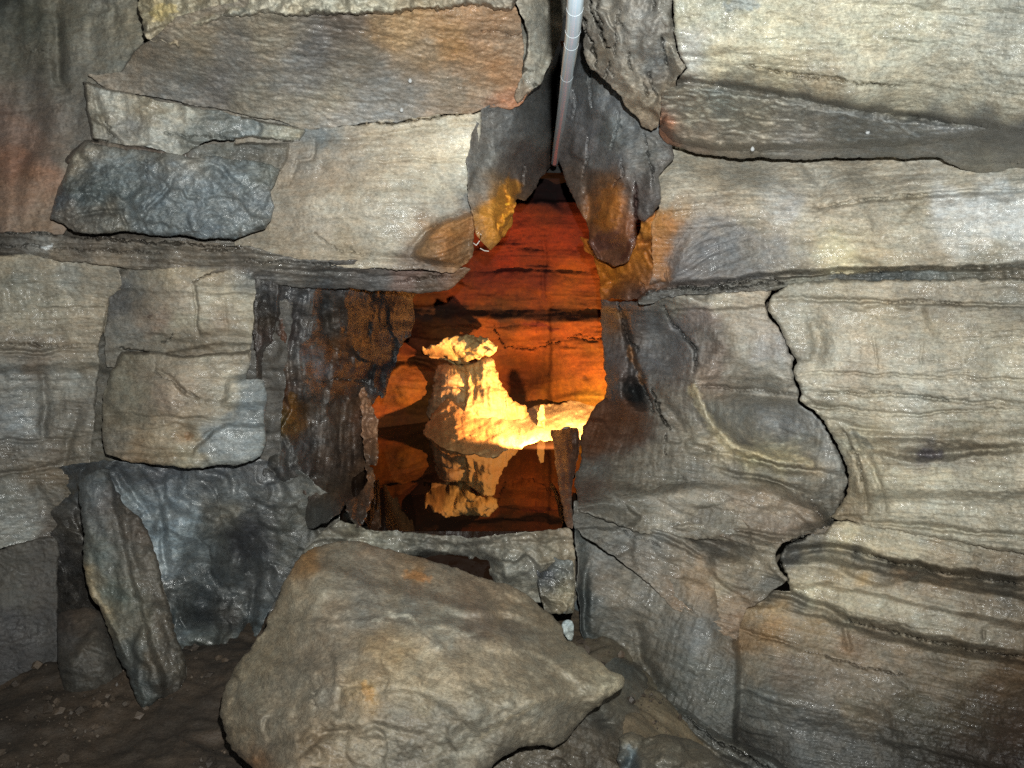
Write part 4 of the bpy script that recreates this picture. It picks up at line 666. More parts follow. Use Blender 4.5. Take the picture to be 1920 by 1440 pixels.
# ---- lower right
rock('brown_flow_bed', '1075,940 1150,930 1300,900 1440,900 1540,940 1560,975 1545,1000 1500,1010 1466,1020 1454,1040 1462,1068 1478,1085 1440,1120 1400,1140 1380,1200 1300,1180 1200,1080 1100,1010 1072,985',
     [(1075, 960, 2.88), (1150, 960, 2.95), (1300, 930, 2.90), (1500, 960, 2.80), (1460, 1060, 2.78), (1300, 1080, 2.86), (1390, 1160, 2.76), (1100, 1010, 2.9), (1200, 1060, 2.92)],
     C('1090,965,80,78,72 1120,960,84,82,74 1180,950,88,84,74 1250,980,140,132,116 1300,985,144,136,118 1220,975,110,104,92 1330,960,104,98,84 1180,1000,92,94,92 1240,1010,88,88,84 1280,1005,96,90,78 1350,1000,108,92,74 1400,960,118,104,86 1450,950,130,114,92 1500,960,120,106,88 1440,990,118,102,84 1480,1000,112,98,84 1350,1030,74,72,66 1310,1015,70,68,62 1390,1040,72,70,62 1440,1030,120,110,90 1420,1060,128,116,94 1460,1070,112,102,82 1280,1040,104,92,74 1330,1070,128,108,84 1350,1090,138,124,96 1380,1060,122,110,88 1400,1090,88,82,70 1450,1095,74,74,68 1300,1110,116,96,76 1370,1120,122,102,78 1380,1170,118,96,74 1200,1040,98,90,78 1470,1050,98,90,76'),
     styles=[('strata', 20, .006, 120, 11, .12), ('fbm', .012, 60, 5, .06), ('facet', .025, 60, 25, 1.8)],
     feats=[('groove', '1130,968 1200,975 1270,1000 1340,1020', 5, .03), ('bump', 1350, 1025, 60, 16, 18, .06), ('groove', '1180,990 1250,1010 1330,1050', 5, .025), ('crack', '1100,1000 1160,1030', 1.4, .02), ('step', '1200,985 1330,975 1460,1000', 10, -.03), ('groove', '1330,985 1420,1010 1460,1020', 7, .03), ('crack', '1165,992 1180,1005 1210,1012 1240,1024', 1.4, .02)],
     wet=.5, edge=(8, .06), thick=.4, parent=right_wall)
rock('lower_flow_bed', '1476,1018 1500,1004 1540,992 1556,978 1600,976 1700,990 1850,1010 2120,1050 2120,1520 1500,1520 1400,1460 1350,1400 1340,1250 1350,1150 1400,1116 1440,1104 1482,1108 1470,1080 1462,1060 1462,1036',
     [(1480, 1030, 2.80), (1560, 1000, 2.80), (1700, 1000, 2.68), (1920, 1030, 2.5), (1350, 1180, 2.86), (1350, 1380, 2.72), (1400, 1150, 2.76), (1480, 1100, 2.76), (1600, 1150, 2.66), (1920, 1220, 2.40), (1390, 1350, 2.55), (1600, 1300, 2.45), (1900, 1400, 2.1), (1500, 1450, 2.35), (2100, 1100, 2.3), (2100, 1450, 1.9)],
     C('1500,1020,98,94,84 1560,985,130,120,98 1580,1005,186,172,132 1640,1018,190,176,140 1700,1030,176,164,132 1640,990,132,128,110 1720,1000,150,144,124 1800,1010,142,136,116 1880,1000,140,134,114 1760,1040,142,126,98 1850,1050,132,118,94 1920,1070,128,114,92 1490,1035,74,76,78 1540,1030,66,68,68 1600,1045,92,90,82 1520,1050,150,142,120 1560,1060,148,138,112 1660,1060,104,98,86 1720,1080,98,92,78 1880,1100,92,86,74 1500,1075,138,124,96 1560,1080,142,122,88 1620,1090,154,130,92 1680,1080,132,112,86 1750,1100,128,110,86 1840,1120,120,106,84 1920,1140,104,92,72 '
       '1495,1100,158,146,112 1530,1112,190,180,146 1580,1120,176,166,136 1640,1130,168,160,134 1700,1145,160,152,128 1760,1170,146,138,118 1840,1190,132,122,102 1900,1200,116,102,80 1560,1145,122,110,86 1600,1160,138,128,104 1700,1170,134,124,102 1800,1200,118,104,80 1920,1225,92,74,54 1440,1115,62,64,60 1500,1130,74,74,70 1420,1140,138,120,90 1400,1150,122,104,78 1460,1150,142,118,84 1520,1180,138,116,84 1450,1180,132,106,74 1590,1200,128,104,80 1400,1200,118,96,70 1500,1210,118,104,82 1560,1230,120,106,84 1650,1200,116,104,86 1700,1220,120,102,78 1800,1240,112,98,76 1900,1260,88,70,50 '
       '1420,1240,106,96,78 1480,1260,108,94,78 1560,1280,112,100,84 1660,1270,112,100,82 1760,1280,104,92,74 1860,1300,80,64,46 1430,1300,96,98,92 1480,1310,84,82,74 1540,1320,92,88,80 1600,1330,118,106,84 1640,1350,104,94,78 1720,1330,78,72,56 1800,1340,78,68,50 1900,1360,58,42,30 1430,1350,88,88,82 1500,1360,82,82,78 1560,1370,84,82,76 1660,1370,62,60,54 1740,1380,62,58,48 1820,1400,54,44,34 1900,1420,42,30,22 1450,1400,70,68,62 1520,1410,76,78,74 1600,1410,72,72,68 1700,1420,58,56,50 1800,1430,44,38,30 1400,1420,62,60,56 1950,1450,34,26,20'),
     styles=[('strata', 13, .0045, 150, 13, .13), ('fbm', .010, 80, 5, .07), ('facet', .016, 90, 15, 2)],
     feats=[('crack', '1556,978 1530,990 1496,1012 1472,1022 1460,1040 1466,1066 1482,1088', 4.5, .12), ('groove', '1480,1040 1540,1024 1600,1034 1660,1052 1740,1070 1820,1085 1940,1100', 7, .06), ('crack', '1600,1036 1680,1056 1780,1076 1930,1098', 2, .04), ('step', '1480,1018 1560,1020 1640,1036 1740,1056 1920,1080 2050,1100', 14, .06), ('step', '1480,1045 1560,1042 1660,1066 1780,1090 1940,1115', 16, -.05),
            ('groove', '1425,1110 1480,1118 1530,1136 1590,1160 1660,1180 1760,1205 1860,1222 1960,1240', 8, .05), ('crack', '1590,1160 1650,1180 1700,1190 1780,1210 1860,1226 1960,1236', 2.4, .05), ('step', '1490,1128 1560,1146 1640,1172 1760,1200 1960,1236', 14, .04), ('step', '1430,1122 1540,1150 1640,1186 1760,1215 1960,1245', 12, -.035),
            ('crack', '1510,1218 1560,1236 1600,1245 1650,1258 1700,1264', 1.8, .025), ('shelf', '1540,1140 1620,1158 1700,1172 1800,1186', 8, .012), ('step', '1470,1088 1560,1092 1700,1120 1900,1165', 14, .02), ('groove', '1384,1180 1440,1196 1500,1215', 4, .02), ('groove', '1585,1160 1588,1200 1590,1220', 5, .015),
            ('step', '1400,1290 1500,1310 1650,1350 1800,1400 1950,1440', 60, .05), ('groove', '1560,1300 1640,1330 1680,1380', 14, .02), ('groove', '1845,1180 1845,1200', 3, .012)],
     stains_and_shade=[('blob', 1705, 1075, 16, 8, 0, (112, 84, 60), .4), ('poly', '1800,1300 2120,1260 2120,1520 1700,1520 1760,1400', 40, (44, 34, 25), .45)],
     wets=[(1560, 1050, 90, 12, 10, .9), (1650, 1015, 120, 16, 8, .8), (1600, 1330, 160, 40, 20, .6), (1530, 1115, 70, 16, 10, .8)], wet=.4, edge=(10, .08), thick=.5, parent=right_wall)
rock('grey_face', '1072,962 1084,972 1110,980 1150,990 1200,1012 1250,1036 1290,1058 1330,1080 1346,1100 1360,1130 1384,1160 1390,1200 1396,1250 1394,1320 1386,1390 1378,1420 1330,1385 1280,1340 1240,1310 1200,1270 1150,1240 1100,1215 1088,1180 1082,1120 1080,1040',
     [(1075, 965, 2.85), (1084, 1200, 2.86), (1150, 1100, 2.92), (1290, 1080, 2.82), (1380, 1180, 2.74), (1390, 1380, 2.56), (1250, 1300, 2.70), (1120, 1000, 3.08), (1300, 1220, 2.70), (1110, 1215, 2.92)],
     C('1085,980,92,94,90 1110,1010,112,114,110 1100,1060,92,92,88 1150,1010,112,114,112 1180,1020,108,110,110 1130,1080,96,88,76 1200,1060,100,96,86 1250,1060,98,94,84 1290,1080,118,102,80 1320,1100,122,102,78 1100,1130,50,56,56 1095,1180,44,52,54 1120,1150,82,80,72 1160,1120,98,90,76 1220,1120,94,90,80 1280,1130,98,92,80 1340,1140,112,96,74 1150,1180,88,86,78 1200,1180,94,88,76 1260,1180,92,90,82 1310,1190,92,94,92 1350,1200,94,88,76 1120,1210,66,68,62 1180,1230,80,74,60 1240,1240,76,72,62 1300,1250,84,86,80 1350,1260,88,88,80 1250,1290,64,64,56 1300,1310,76,76,70 1350,1320,78,80,74 1360,1370,70,70,64 1380,1260,72,70,62 1384,1200,98,84,66'),
     styles=[('fbm', .012, 90, 5, .06), ('facet', .022, 80, 40, 1.8), ('strata', 32, .003, 90, 10, .07), ('flute', 20, .003, 9, 60, .06)],
     feats=[('groove', '1100,1060 1094,1130 1100,1200', 10, .06), ('groove', '1190,1160 1200,1230 1240,1300', 12, .03), ('crack', '1095,1005 1140,1030', 1.2, .015), ('groove', '1345,1100 1356,1140 1384,1200', 6, .02), ('crack', '1240,1100 1300,1150', 1.2, .01)],
     stains_and_shade=[('line', '1088,980 1095,1060 1100,1130 1098,1200', 9, (52, 58, 56), .6)], wet=.35, edge=(12, .06), thick=.35, parent=right_wall)

# ---- rim of the pool and blocks beneath
rock('pool_rim', '560,1040 600,1000 640,975 660,982 690,990 760,998 830,1002 900,1004 970,998 1020,992 1066,990 1072,992 1078,1010 1080,1060 1080,1130 1080,1150 1040,1130 980,1130 900,1090 850,1040 760,1060 640,1080',
     [(560, 1040, 2.65), (640, 978, 2.75), (760, 997, 2.66), (900, 1002, 2.63), (1070, 991, 2.69), (1078, 1060, 2.62), (1078, 1140, 2.66), (900, 1080, 2.66), (760, 1050, 2.58), (640, 1040, 2.6), (950, 1050, 2.57)],
     C('620,1000,92,88,76 650,985,104,98,78 640,1020,96,94,84 690,1005,108,102,84 700,1020,130,128,112 760,1012,106,104,92 760,1035,98,96,84 830,1010,98,92,80 830,1030,108,106,94 900,1014,104,98,86 900,1040,116,114,102 960,1010,104,96,80 960,1040,112,108,94 1020,1005,100,90,72 1030,1030,118,108,86 1060,1010,112,98,76 1064,1040,128,116,92 900,1080,92,90,80 950,1080,118,116,104 980,1110,112,110,96 1000,1060,104,102,92 860,1060,52,54,52 800,1045,62,60,56 1060,1120,96,90,76'),
     styles=[('fbm', .018, 34, 5, .10), ('facet', .03, 36, 10, 1.6), ('lump', .008, 14, .1)],
     feats=[('step', '600,1010 700,1008 850,1014 1000,1008 1080,1004', 10, .03), ('groove', '760,1046 820,1046 860,1054 890,1075 915,1095 930,1110', 9, .14), ('crack', '762,1048 800,1052 850,1050 880,1068 910,1078 925,1096 960,1112', 5, .12), ('bump', 905, 1060, 26, 18, 20, .10)],
     wets=[(700, 1015, 30, 12, 0, 1), (800, 1014, 200, 10, 0, .8)], wet=.6, edge=(7, .035), thick=.3, parent=left_wall, warp=(3.5, 3), step=2.2)
rimblk = rock('black_and_tan_block', '1004,1064 1016,1052 1040,1044 1058,1048 1077,1050 1078,1090 1078,1130 1076,1152 1050,1152 1020,1150 1012,1120 1006,1090',
     [(1004, 1064, 2.60), (1078, 1050, 2.60), (1078, 1150, 2.58), (1020, 1150, 2.58), (1045, 1100, 2.56)],
     C('1012,1075,44,48,54 1030,1068,50,56,62 1056,1060,92,98,96 1066,1075,96,100,96 1020,1100,68,72,74 1045,1095,86,86,78 1050,1120,128,118,90 1065,1110,128,116,86 1060,1140,138,124,94 1030,1130,104,98,80 1025,1145,98,94,84'),
     styles=[('facet', .03, 26, 30, 1.4), ('fbm', .014, 22, 5, .12)], wet=.8, edge=(7, .04), thick=.15, mat=M_WET, step=2.0, warp=(2, 2), stains_and_shade=[('blob', 1022, 1076, 18, 14, 20, (40, 44, 50), .7)],
     feats=[('crack', '1040,1100 1058,1088 1060,1070', 1.4, .015)])
tag(rimblk, 'small block, black on top and tan below, set in the corner under the pool rim', 'rock')
chip = rock('pale_blue_chip', '1054,1164 1066,1160 1076,1162 1078,1180 1074,1204 1064,1200 1050,1180', [(1050, 1160, 2.62), (1078, 1200, 2.6)],
     C('1060,1170,128,140,142 1070,1185,150,162,160 1066,1198,120,130,128'), styles=[('facet', .02, 18, 0, 1), ('fbm', .008, 12, 3, .1)], wet=.9, mat=M_WET, edge=(5, .03), thick=.1, step=2, warp=(1.5, 1.5))
tag(chip, 'pale bluish stone chip lying in the dark gap behind the boulder', 'stone')
rock('undercut', '480,1030 760,1020 1000,1060 1110,1110 1120,1260 1000,1300 500,1300', [(500, 1060, 3.2), (1000, 1100, 3.2), (1100, 1200, 3.1), (700, 1290, 3.0)],
     C('600,1100,52,50,46 800,1060,48,50,50 900,1070,56,60,60 1000,1160,50,54,52 1090,1160,46,54,56 1100,1220,48,54,52'), styles=[('fbm', .03, 60, 5, .1), ('facet', .04, 50, 0, 1.4)], wet=.6, parent=left_wall, thick=.3, step=3.2)
rock('thin_partition', '1030,806 1044,806 1084,800 1090,830 1082,870 1076,900 1072,940 1076,992 1062,990 1056,970 1050,930 1044,890 1038,850',
     [(1032, 808, 3.75), (1085, 802, 3.45), (1062, 985, 2.74), (1040, 860, 3.45), (1076, 900, 3.1)],
     C('1035,820,96,62,40 1042,870,92,64,46 1052,930,88,62,46 1062,975,98,74,58 1065,830,46,30,22 1075,870,66,46,34 1064,900,50,34,28 1072,950,66,52,42'),  # lighter left edge: lamplight on it painted into the colour
     styles=[('flute', -6, .012, 10, 80, .15), ('fbm', .014, 30, 4, .1), ('facet', .02, 30, 80, 2)], wet=.5, edge=(5, .04), thick=.06, parent=right_wall, step=2.0, warp=(2, 1.5),
     feats=[('groove', '1084,810 1078,860 1072,920', 4, .04)])

# ---- inner chamber walls (lit by the lamp, with some of its shade painted in)
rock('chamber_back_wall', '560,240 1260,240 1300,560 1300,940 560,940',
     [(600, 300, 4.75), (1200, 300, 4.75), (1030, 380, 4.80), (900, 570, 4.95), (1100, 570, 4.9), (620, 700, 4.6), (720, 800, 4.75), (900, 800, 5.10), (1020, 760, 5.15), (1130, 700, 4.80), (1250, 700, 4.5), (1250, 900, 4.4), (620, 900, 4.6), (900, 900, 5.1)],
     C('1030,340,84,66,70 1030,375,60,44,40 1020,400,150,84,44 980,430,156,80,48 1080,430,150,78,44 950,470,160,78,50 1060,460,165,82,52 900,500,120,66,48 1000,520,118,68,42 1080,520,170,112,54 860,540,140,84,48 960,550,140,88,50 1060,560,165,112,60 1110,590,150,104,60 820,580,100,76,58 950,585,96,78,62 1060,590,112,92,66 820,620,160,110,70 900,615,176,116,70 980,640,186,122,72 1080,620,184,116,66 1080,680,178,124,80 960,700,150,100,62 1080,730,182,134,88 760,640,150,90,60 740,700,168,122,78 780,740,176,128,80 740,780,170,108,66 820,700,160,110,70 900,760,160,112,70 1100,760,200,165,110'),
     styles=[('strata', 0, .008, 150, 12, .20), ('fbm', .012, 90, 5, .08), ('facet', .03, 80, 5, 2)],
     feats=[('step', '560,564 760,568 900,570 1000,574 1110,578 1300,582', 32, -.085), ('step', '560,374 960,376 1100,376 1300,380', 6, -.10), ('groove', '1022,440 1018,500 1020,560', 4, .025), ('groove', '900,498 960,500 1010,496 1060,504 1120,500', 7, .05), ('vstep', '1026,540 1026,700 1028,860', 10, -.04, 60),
            ('shelf', '700,500 860,506 960,500 1120,506', 14, .05), ('shelf', '740,628 860,640 960,636 1020,640 1130,652', 16, .04), ('crack', '1024,640 1050,632 1075,630 1090,628 1125,636', 1.6, .02), ('crack', '1068,632 1120,640', 1.4, .03), ('groove', '880,600 940,614 1000,606', 5, .04), ('bump', 1098, 708, 10, 5, 0, .04), ('groove', '1030,755 1080,745 1130,740', 8, -.06), ('bump', 780, 650, 40, 28, 0, .2), ('bump', 770, 730, 40, 40, 20, -.10), ('groove', '700,680 780,676 820,690', 6, .10), ('bump', 978, 700, 46, 34, 0, .28), ('crack', '925,610 935,632 950,650 975,652 1000,655 1024,648 1050,640', 2, .035)],  # deep hollow right of the formation is shaped in to hold a shadow
     stains_and_shade=[('poly', '560,568 760,570 900,574 1000,580 1110,586 1300,588 1300,604 1110,602 1000,600 900,598 560,594', 4, (78, 66, 52), .75), ('line', '1020,500 1018,560', 5, (90, 52, 32), .5), ('blob', 930, 525, 70, 26, 0, (104, 58, 40), .6), ('blob', 1010, 612, 30, 5, 3, (110, 60, 34), .8), ('poly', '940,300 1120,300 1105,374 960,374', 5, (66, 52, 54), .85), ('blob', 1098, 708, 11, 5, 0, (110, 84, 54), .8)],  # grey-brown band: the strip lamplight misses, painted in
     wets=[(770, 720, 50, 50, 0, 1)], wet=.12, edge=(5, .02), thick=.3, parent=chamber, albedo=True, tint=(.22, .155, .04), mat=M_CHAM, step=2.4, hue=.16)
# chamber side walls, roof and floor, closing the room behind the opening
def sheet(name, pts, cols, mat, parent=None, kind=None, n=(60, 60), amp=.03, seed=3, wet=.3, sc=.25):
    """four corners (world) -> a displaced rock sheet"""
    p = np.array(pts, float); u, v = np.meshgrid(np.linspace(0, 1, n[0]), np.linspace(0, 1, n[1]))
    V = ((1 - u) * (1 - v))[..., None] * p[0] + (u * (1 - v))[..., None] * p[1] + (u * v)[..., None] * p[2] + ((1 - u) * v)[..., None] * p[3]
    nn = np.cross(p[1] - p[0], p[3] - p[0]); nn /= np.linalg.norm(nn)
    lu = np.linalg.norm(p[1] - p[0]); lv = np.linalg.norm(p[3] - p[0])
    d = amp * fbm(u * lu / sc, v * lv / sc, 5, seed) + amp * .5 * np.abs(fbm(u * lu / (sc * .4), v * lv / (sc * .4), 4, seed + 5))
    V = (V + d[..., None] * nn).reshape(-1, 3)
    idx = np.arange(n[0] * n[1]).reshape(n[1], n[0])
    Fq = np.stack([idx[:-1, :-1], idx[:-1, 1:], idx[1:, 1:], idx[1:, :-1]], -1).reshape(-1, 4)
    me = bpy.data.meshes.new(name); me.from_pydata(V.tolist(), [], Fq.tolist()); me.update()
    me.polygons.foreach_set('use_smooth', np.ones(len(Fq), bool))
    c0, c1 = lin(cols[0]), lin(cols[1]); m = sst(.5 + .9 * fbm(u * lu / .3, v * lv / .3, 4, seed + 9)).reshape(-1, 1)
    c = c0 * (1 - m) + c1 * m
    a = me.attributes.new('rock_colour', 'FLOAT_COLOR', 'POINT'); a.data.foreach_set('color', np.hstack([c, np.ones((len(c), 1))]).astype(np.float32).ravel())
    a = me.attributes.new('wetness', 'FLOAT', 'POINT'); a.data.foreach_set('value', np.full(len(c), wet, np.float32))
    o = link(name, me, mat, parent)
    return tag(o, kind=kind)
CH = [(84, 46, 22), (66, 36, 18)]
DK = [(92, 84, 72), (66, 60, 52)]
sheet('chamber_side_wall', [(-1.25, 3.7, -.2), (-1.05, 5.1, -.2), (-1.0, 5.1, 2.6), (-1.2, 3.7, 2.6)], CH, M_CHAM, chamber, seed=4)
sheet('chamber_side_wall', [(0.95, 5.1, -.2), (0.85, 3.5, -.2), (0.85, 3.5, 2.6), (0.95, 5.1, 2.6)], CH, M_CHAM, chamber, seed=5)
sheet('chamber_roof', [(-1.3, 3.6, 2.45), (-1.2, 5.2, 2.4), (1.1, 5.2, 2.4), (1.0, 3.6, 2.45)], CH, M_CHAM, chamber, seed=6)
# solid rock behind the passage walls, so that every gap ends in rock
bedrock = empty('bedrock', kind='structure')
sheet('rock_mass', [(-3.6, 4.1, -.3), (-1.25, 4.0, -.3), (-1.25, 4.0, 3.6), (-3.6, 4.1, 3.6)], DK, M_DRY, bedrock, seed=7, wet=.1)
sheet('rock_mass', [(0.85, 3.9, -.3), (3.6, 3.4, -.3), (3.6, 3.4, 3.6), (0.85, 3.9, 3.6)], DK, M_DRY, bedrock, seed=8, wet=.1)
sheet('rock_mass', [(-1.3, 4.0, 1.95), (0.9, 4.0, 1.95), (0.9, 4.0, 3.6), (-1.3, 4.0, 3.6)], [(22, 20, 18), (14, 13, 12)], M_DRY, bedrock, seed=9, wet=.1)  # near black: the darkness behind the slit painted into the rock
sheet('rock_mass', [(-1.3, 3.45, -.3), (0.9, 3.45, -.3), (0.9, 3.3, .44), (-1.3, 3.3, .44)], DK, M_DRY, bedrock, seed=19, wet=.1)

# ------------------------------------------------------------------ floor
def floor_mesh():
    n = (360, 260)
    u, v = np.meshgrid(np.linspace(-3.2, 3.2, n[0]), np.linspace(0.4, 3.5, n[1]))
    z = 0.02 + .03 * fbm(u / .5, v / .5, 5, 41) + .014 * fbm(u / .12, v / .12, 4, 42) + .012 * np.abs(fbm(u / .09, v / .09, 4, 43))
    # the floor climbs to the right of the boulder
    z += .05 - .30 * sst((u - .35) / .5)
    V = np.stack([u, v, z], -1).reshape(-1, 3); idx = np.arange(n[0] * n[1]).reshape(n[1], n[0])
    Fq = np.stack([idx[:-1, :-1], idx[:-1, 1:], idx[1:, 1:], idx[1:, :-1]], -1).reshape(-1, 4)
    me = bpy.data.meshes.new('cave_floor'); me.from_pydata(V.tolist(), [], Fq.tolist()); me.update()
    me.polygons.foreach_set('use_smooth', np.ones(len(Fq), bool))
    m = sst(.5 + .8 * fbm(u / .3, v / .3, 4, 47)).reshape(-1, 1); r = sst((u - .1) / .5).reshape(-1, 1)
    left = lin((58, 48, 38)) * (1 - m) + lin((44, 37, 30)) * m
    right = lin((110, 98, 78)) * (1 - m) + lin((90, 84, 70)) * m
    c = left * (1 - r) + right * r
    a = me.attributes.new('rock_colour', 'FLOAT_COLOR', 'POINT'); a.data.foreach_set('color', np.hstack([c, np.ones((len(c), 1))]).astype(np.float32).ravel())
    a = me.attributes.new('wetness', 'FLOAT', 'POINT'); a.data.foreach_set('value', np.full(len(c), .3, np.float32))
    return tag(link('cave_floor', me, M_DRY), kind='structure')
floor_mesh()
rock('bottom_right_rock_floor', '860,1540 880,1420 960,1340 1060,1300 1110,1270 1150,1230 1160,1232 1190,1240 1240,1290 1290,1330 1350,1385 1400,1425 1480,1450 1560,1520',
     [(880, 1480, 1.98), (960, 1400, 2.06), (1060, 1380, 2.12), (1060, 1440, 2.08), (1130, 1310, 2.34), (1150, 1250, 2.55), (1190, 1245, 2.72), (1290, 1340, 2.66), (1400, 1430, 2.5), (1200, 1420, 2.25), (1500, 1500, 2.3)],
     C('900,1450,92,82,64 960,1400,88,78,60 1000,1430,90,80,62 1100,1380,86,76,60 1130,1390,74,66,54 1160,1300,86,84,72 1180,1250,66,70,66 1200,1290,88,84,72 1230,1330,92,84,66 1200,1340,88,78,62 1150,1340,96,90,74 1130,1355,62,64,60 1260,1340,70,66,54 1250,1380,96,88,66 1300,1380,92,84,64 1300,1420,88,80,62 1370,1420,78,74,64 1400,1440,66,64,60 1080,1420,74,64,48 1150,1430,78,68,52'),
     styles=[('fbm', .015, 60, 5, .08), ('facet', .02, 60, 30, 1.5), ('strata', 20, .004, 70, 10, .06)], feats=[('groove', '1180,1250 1240,1310 1290,1350 1380,1420', 9, .05), ('bump', 1133, 1356, 16, 8, 0, .03)], wet=.3, thick=.3, parent=right_wall, mat=M_ROCK)
rock('foot_ledge', '1230,1300 1290,1330 1340,1370 1400,1395 1460,1420 1540,1500 1420,1500 1390,1440 1330,1412 1290,1375 1250,1340',
     [(1240, 1310, 2.68), (1400, 1400, 2.46), (1500, 1490, 2.26), (1330, 1390, 2.52)],
     C('1260,1330,58,60,54 1320,1370,66,66,60 1380,1395,88,86,76 1410,1410,70,70,66 1450,1440,84,88,84 1480,1460,74,76,72'),
     styles=[('strata', 35, .007, 70, 9, .14), ('fbm', .012, 40, 5, .08)], feats=[('crack', '1290,1345 1340,1388 1400,1420 1460,1450', 2.4, .05)], wet=.55, thick=.25, edge=(9, .04), parent=right_wall)

# loose grit and stone chips lying on the floor
def gravel():
    rg = np.random.RandomState(11); V = []; Fc = []; Cc = []
    base_v = np.array([(1,0,0),(-1,0,0),(0,1,0),(0,-1,0),(0,0,1),(0,0,-1),(.6,.6,.5),(-.6,.6,.5),(.6,-.6,.5),(-.6,-.6,.5)])
    hull = [(0,6,8),(0,2,6),(2,7,6),(2,1,7),(1,9,7),(1,3,9),(3,8,9),(3,0,8),(4,6,7),(4,7,9),(4,9,8),(4,8,6),(5,2,0),(5,1,2),(5,3,1),(5,0,3)]
    fl_me = bpy.data.objects['cave_floor'].data; co = np.empty(len(fl_me.vertices) * 3, np.float32); fl_me.vertices.foreach_get('co', co); co = co.reshape(260, 360, 3)
    n = 0
    while n < 2600:
        x = rg.uniform(-2.2, 1.6); y = rg.uniform(1.5, 3.0)
        if gn(np.array([x * 2.5]), np.array([y * 2.5]), 77)[0] + .25 < rg.rand() * .8: continue
        i = int((x + 3.2) / 6.4 * 359); j = int((y - .4) / 3.1 * 259); z = co[j, i, 2]
        r = .003 + .020 * rg.rand() ** 6; sc = r * rg.uniform(.6, 1.3, 3); a = rg.rand() * 6.28
        p = base_v * sc * rg.uniform(.75, 1.2, (10, 1)); p = np.stack([p[:, 0] * math.cos(a) - p[:, 1] * math.sin(a), p[:, 0] * math.sin(a) + p[:, 1] * math.cos(a), p[:, 2]], -1) + (x, y, z + r * .2)
        b = len(V); V += [tuple(q) for q in p]; Fc += [(b + f[0], b + f[1], b + f[2]) for f in hull]
        c = lin((62, 52, 42)) * rg.uniform(.4, 1.5); Cc += [tuple(c) + (1,)] * 10; n += 1
    me = bpy.data.meshes.new('gravel'); me.from_pydata(V, [], Fc); me.update()
    a = me.attributes.new('rock_colour', 'FLOAT_COLOR', 'POINT'); a.data.foreach_set('color', np.array(Cc, np.float32).ravel())
    a = me.attributes.new('wetness', 'FLOAT', 'POINT'); a.data.foreach_set('value', np.full(len(V), .35, np.float32))
    tag(link('gravel', me, M_DRY), 'loose grit and small stone chips strewn over the brown cave floor', 'gravel', kind='stuff')
gravel()
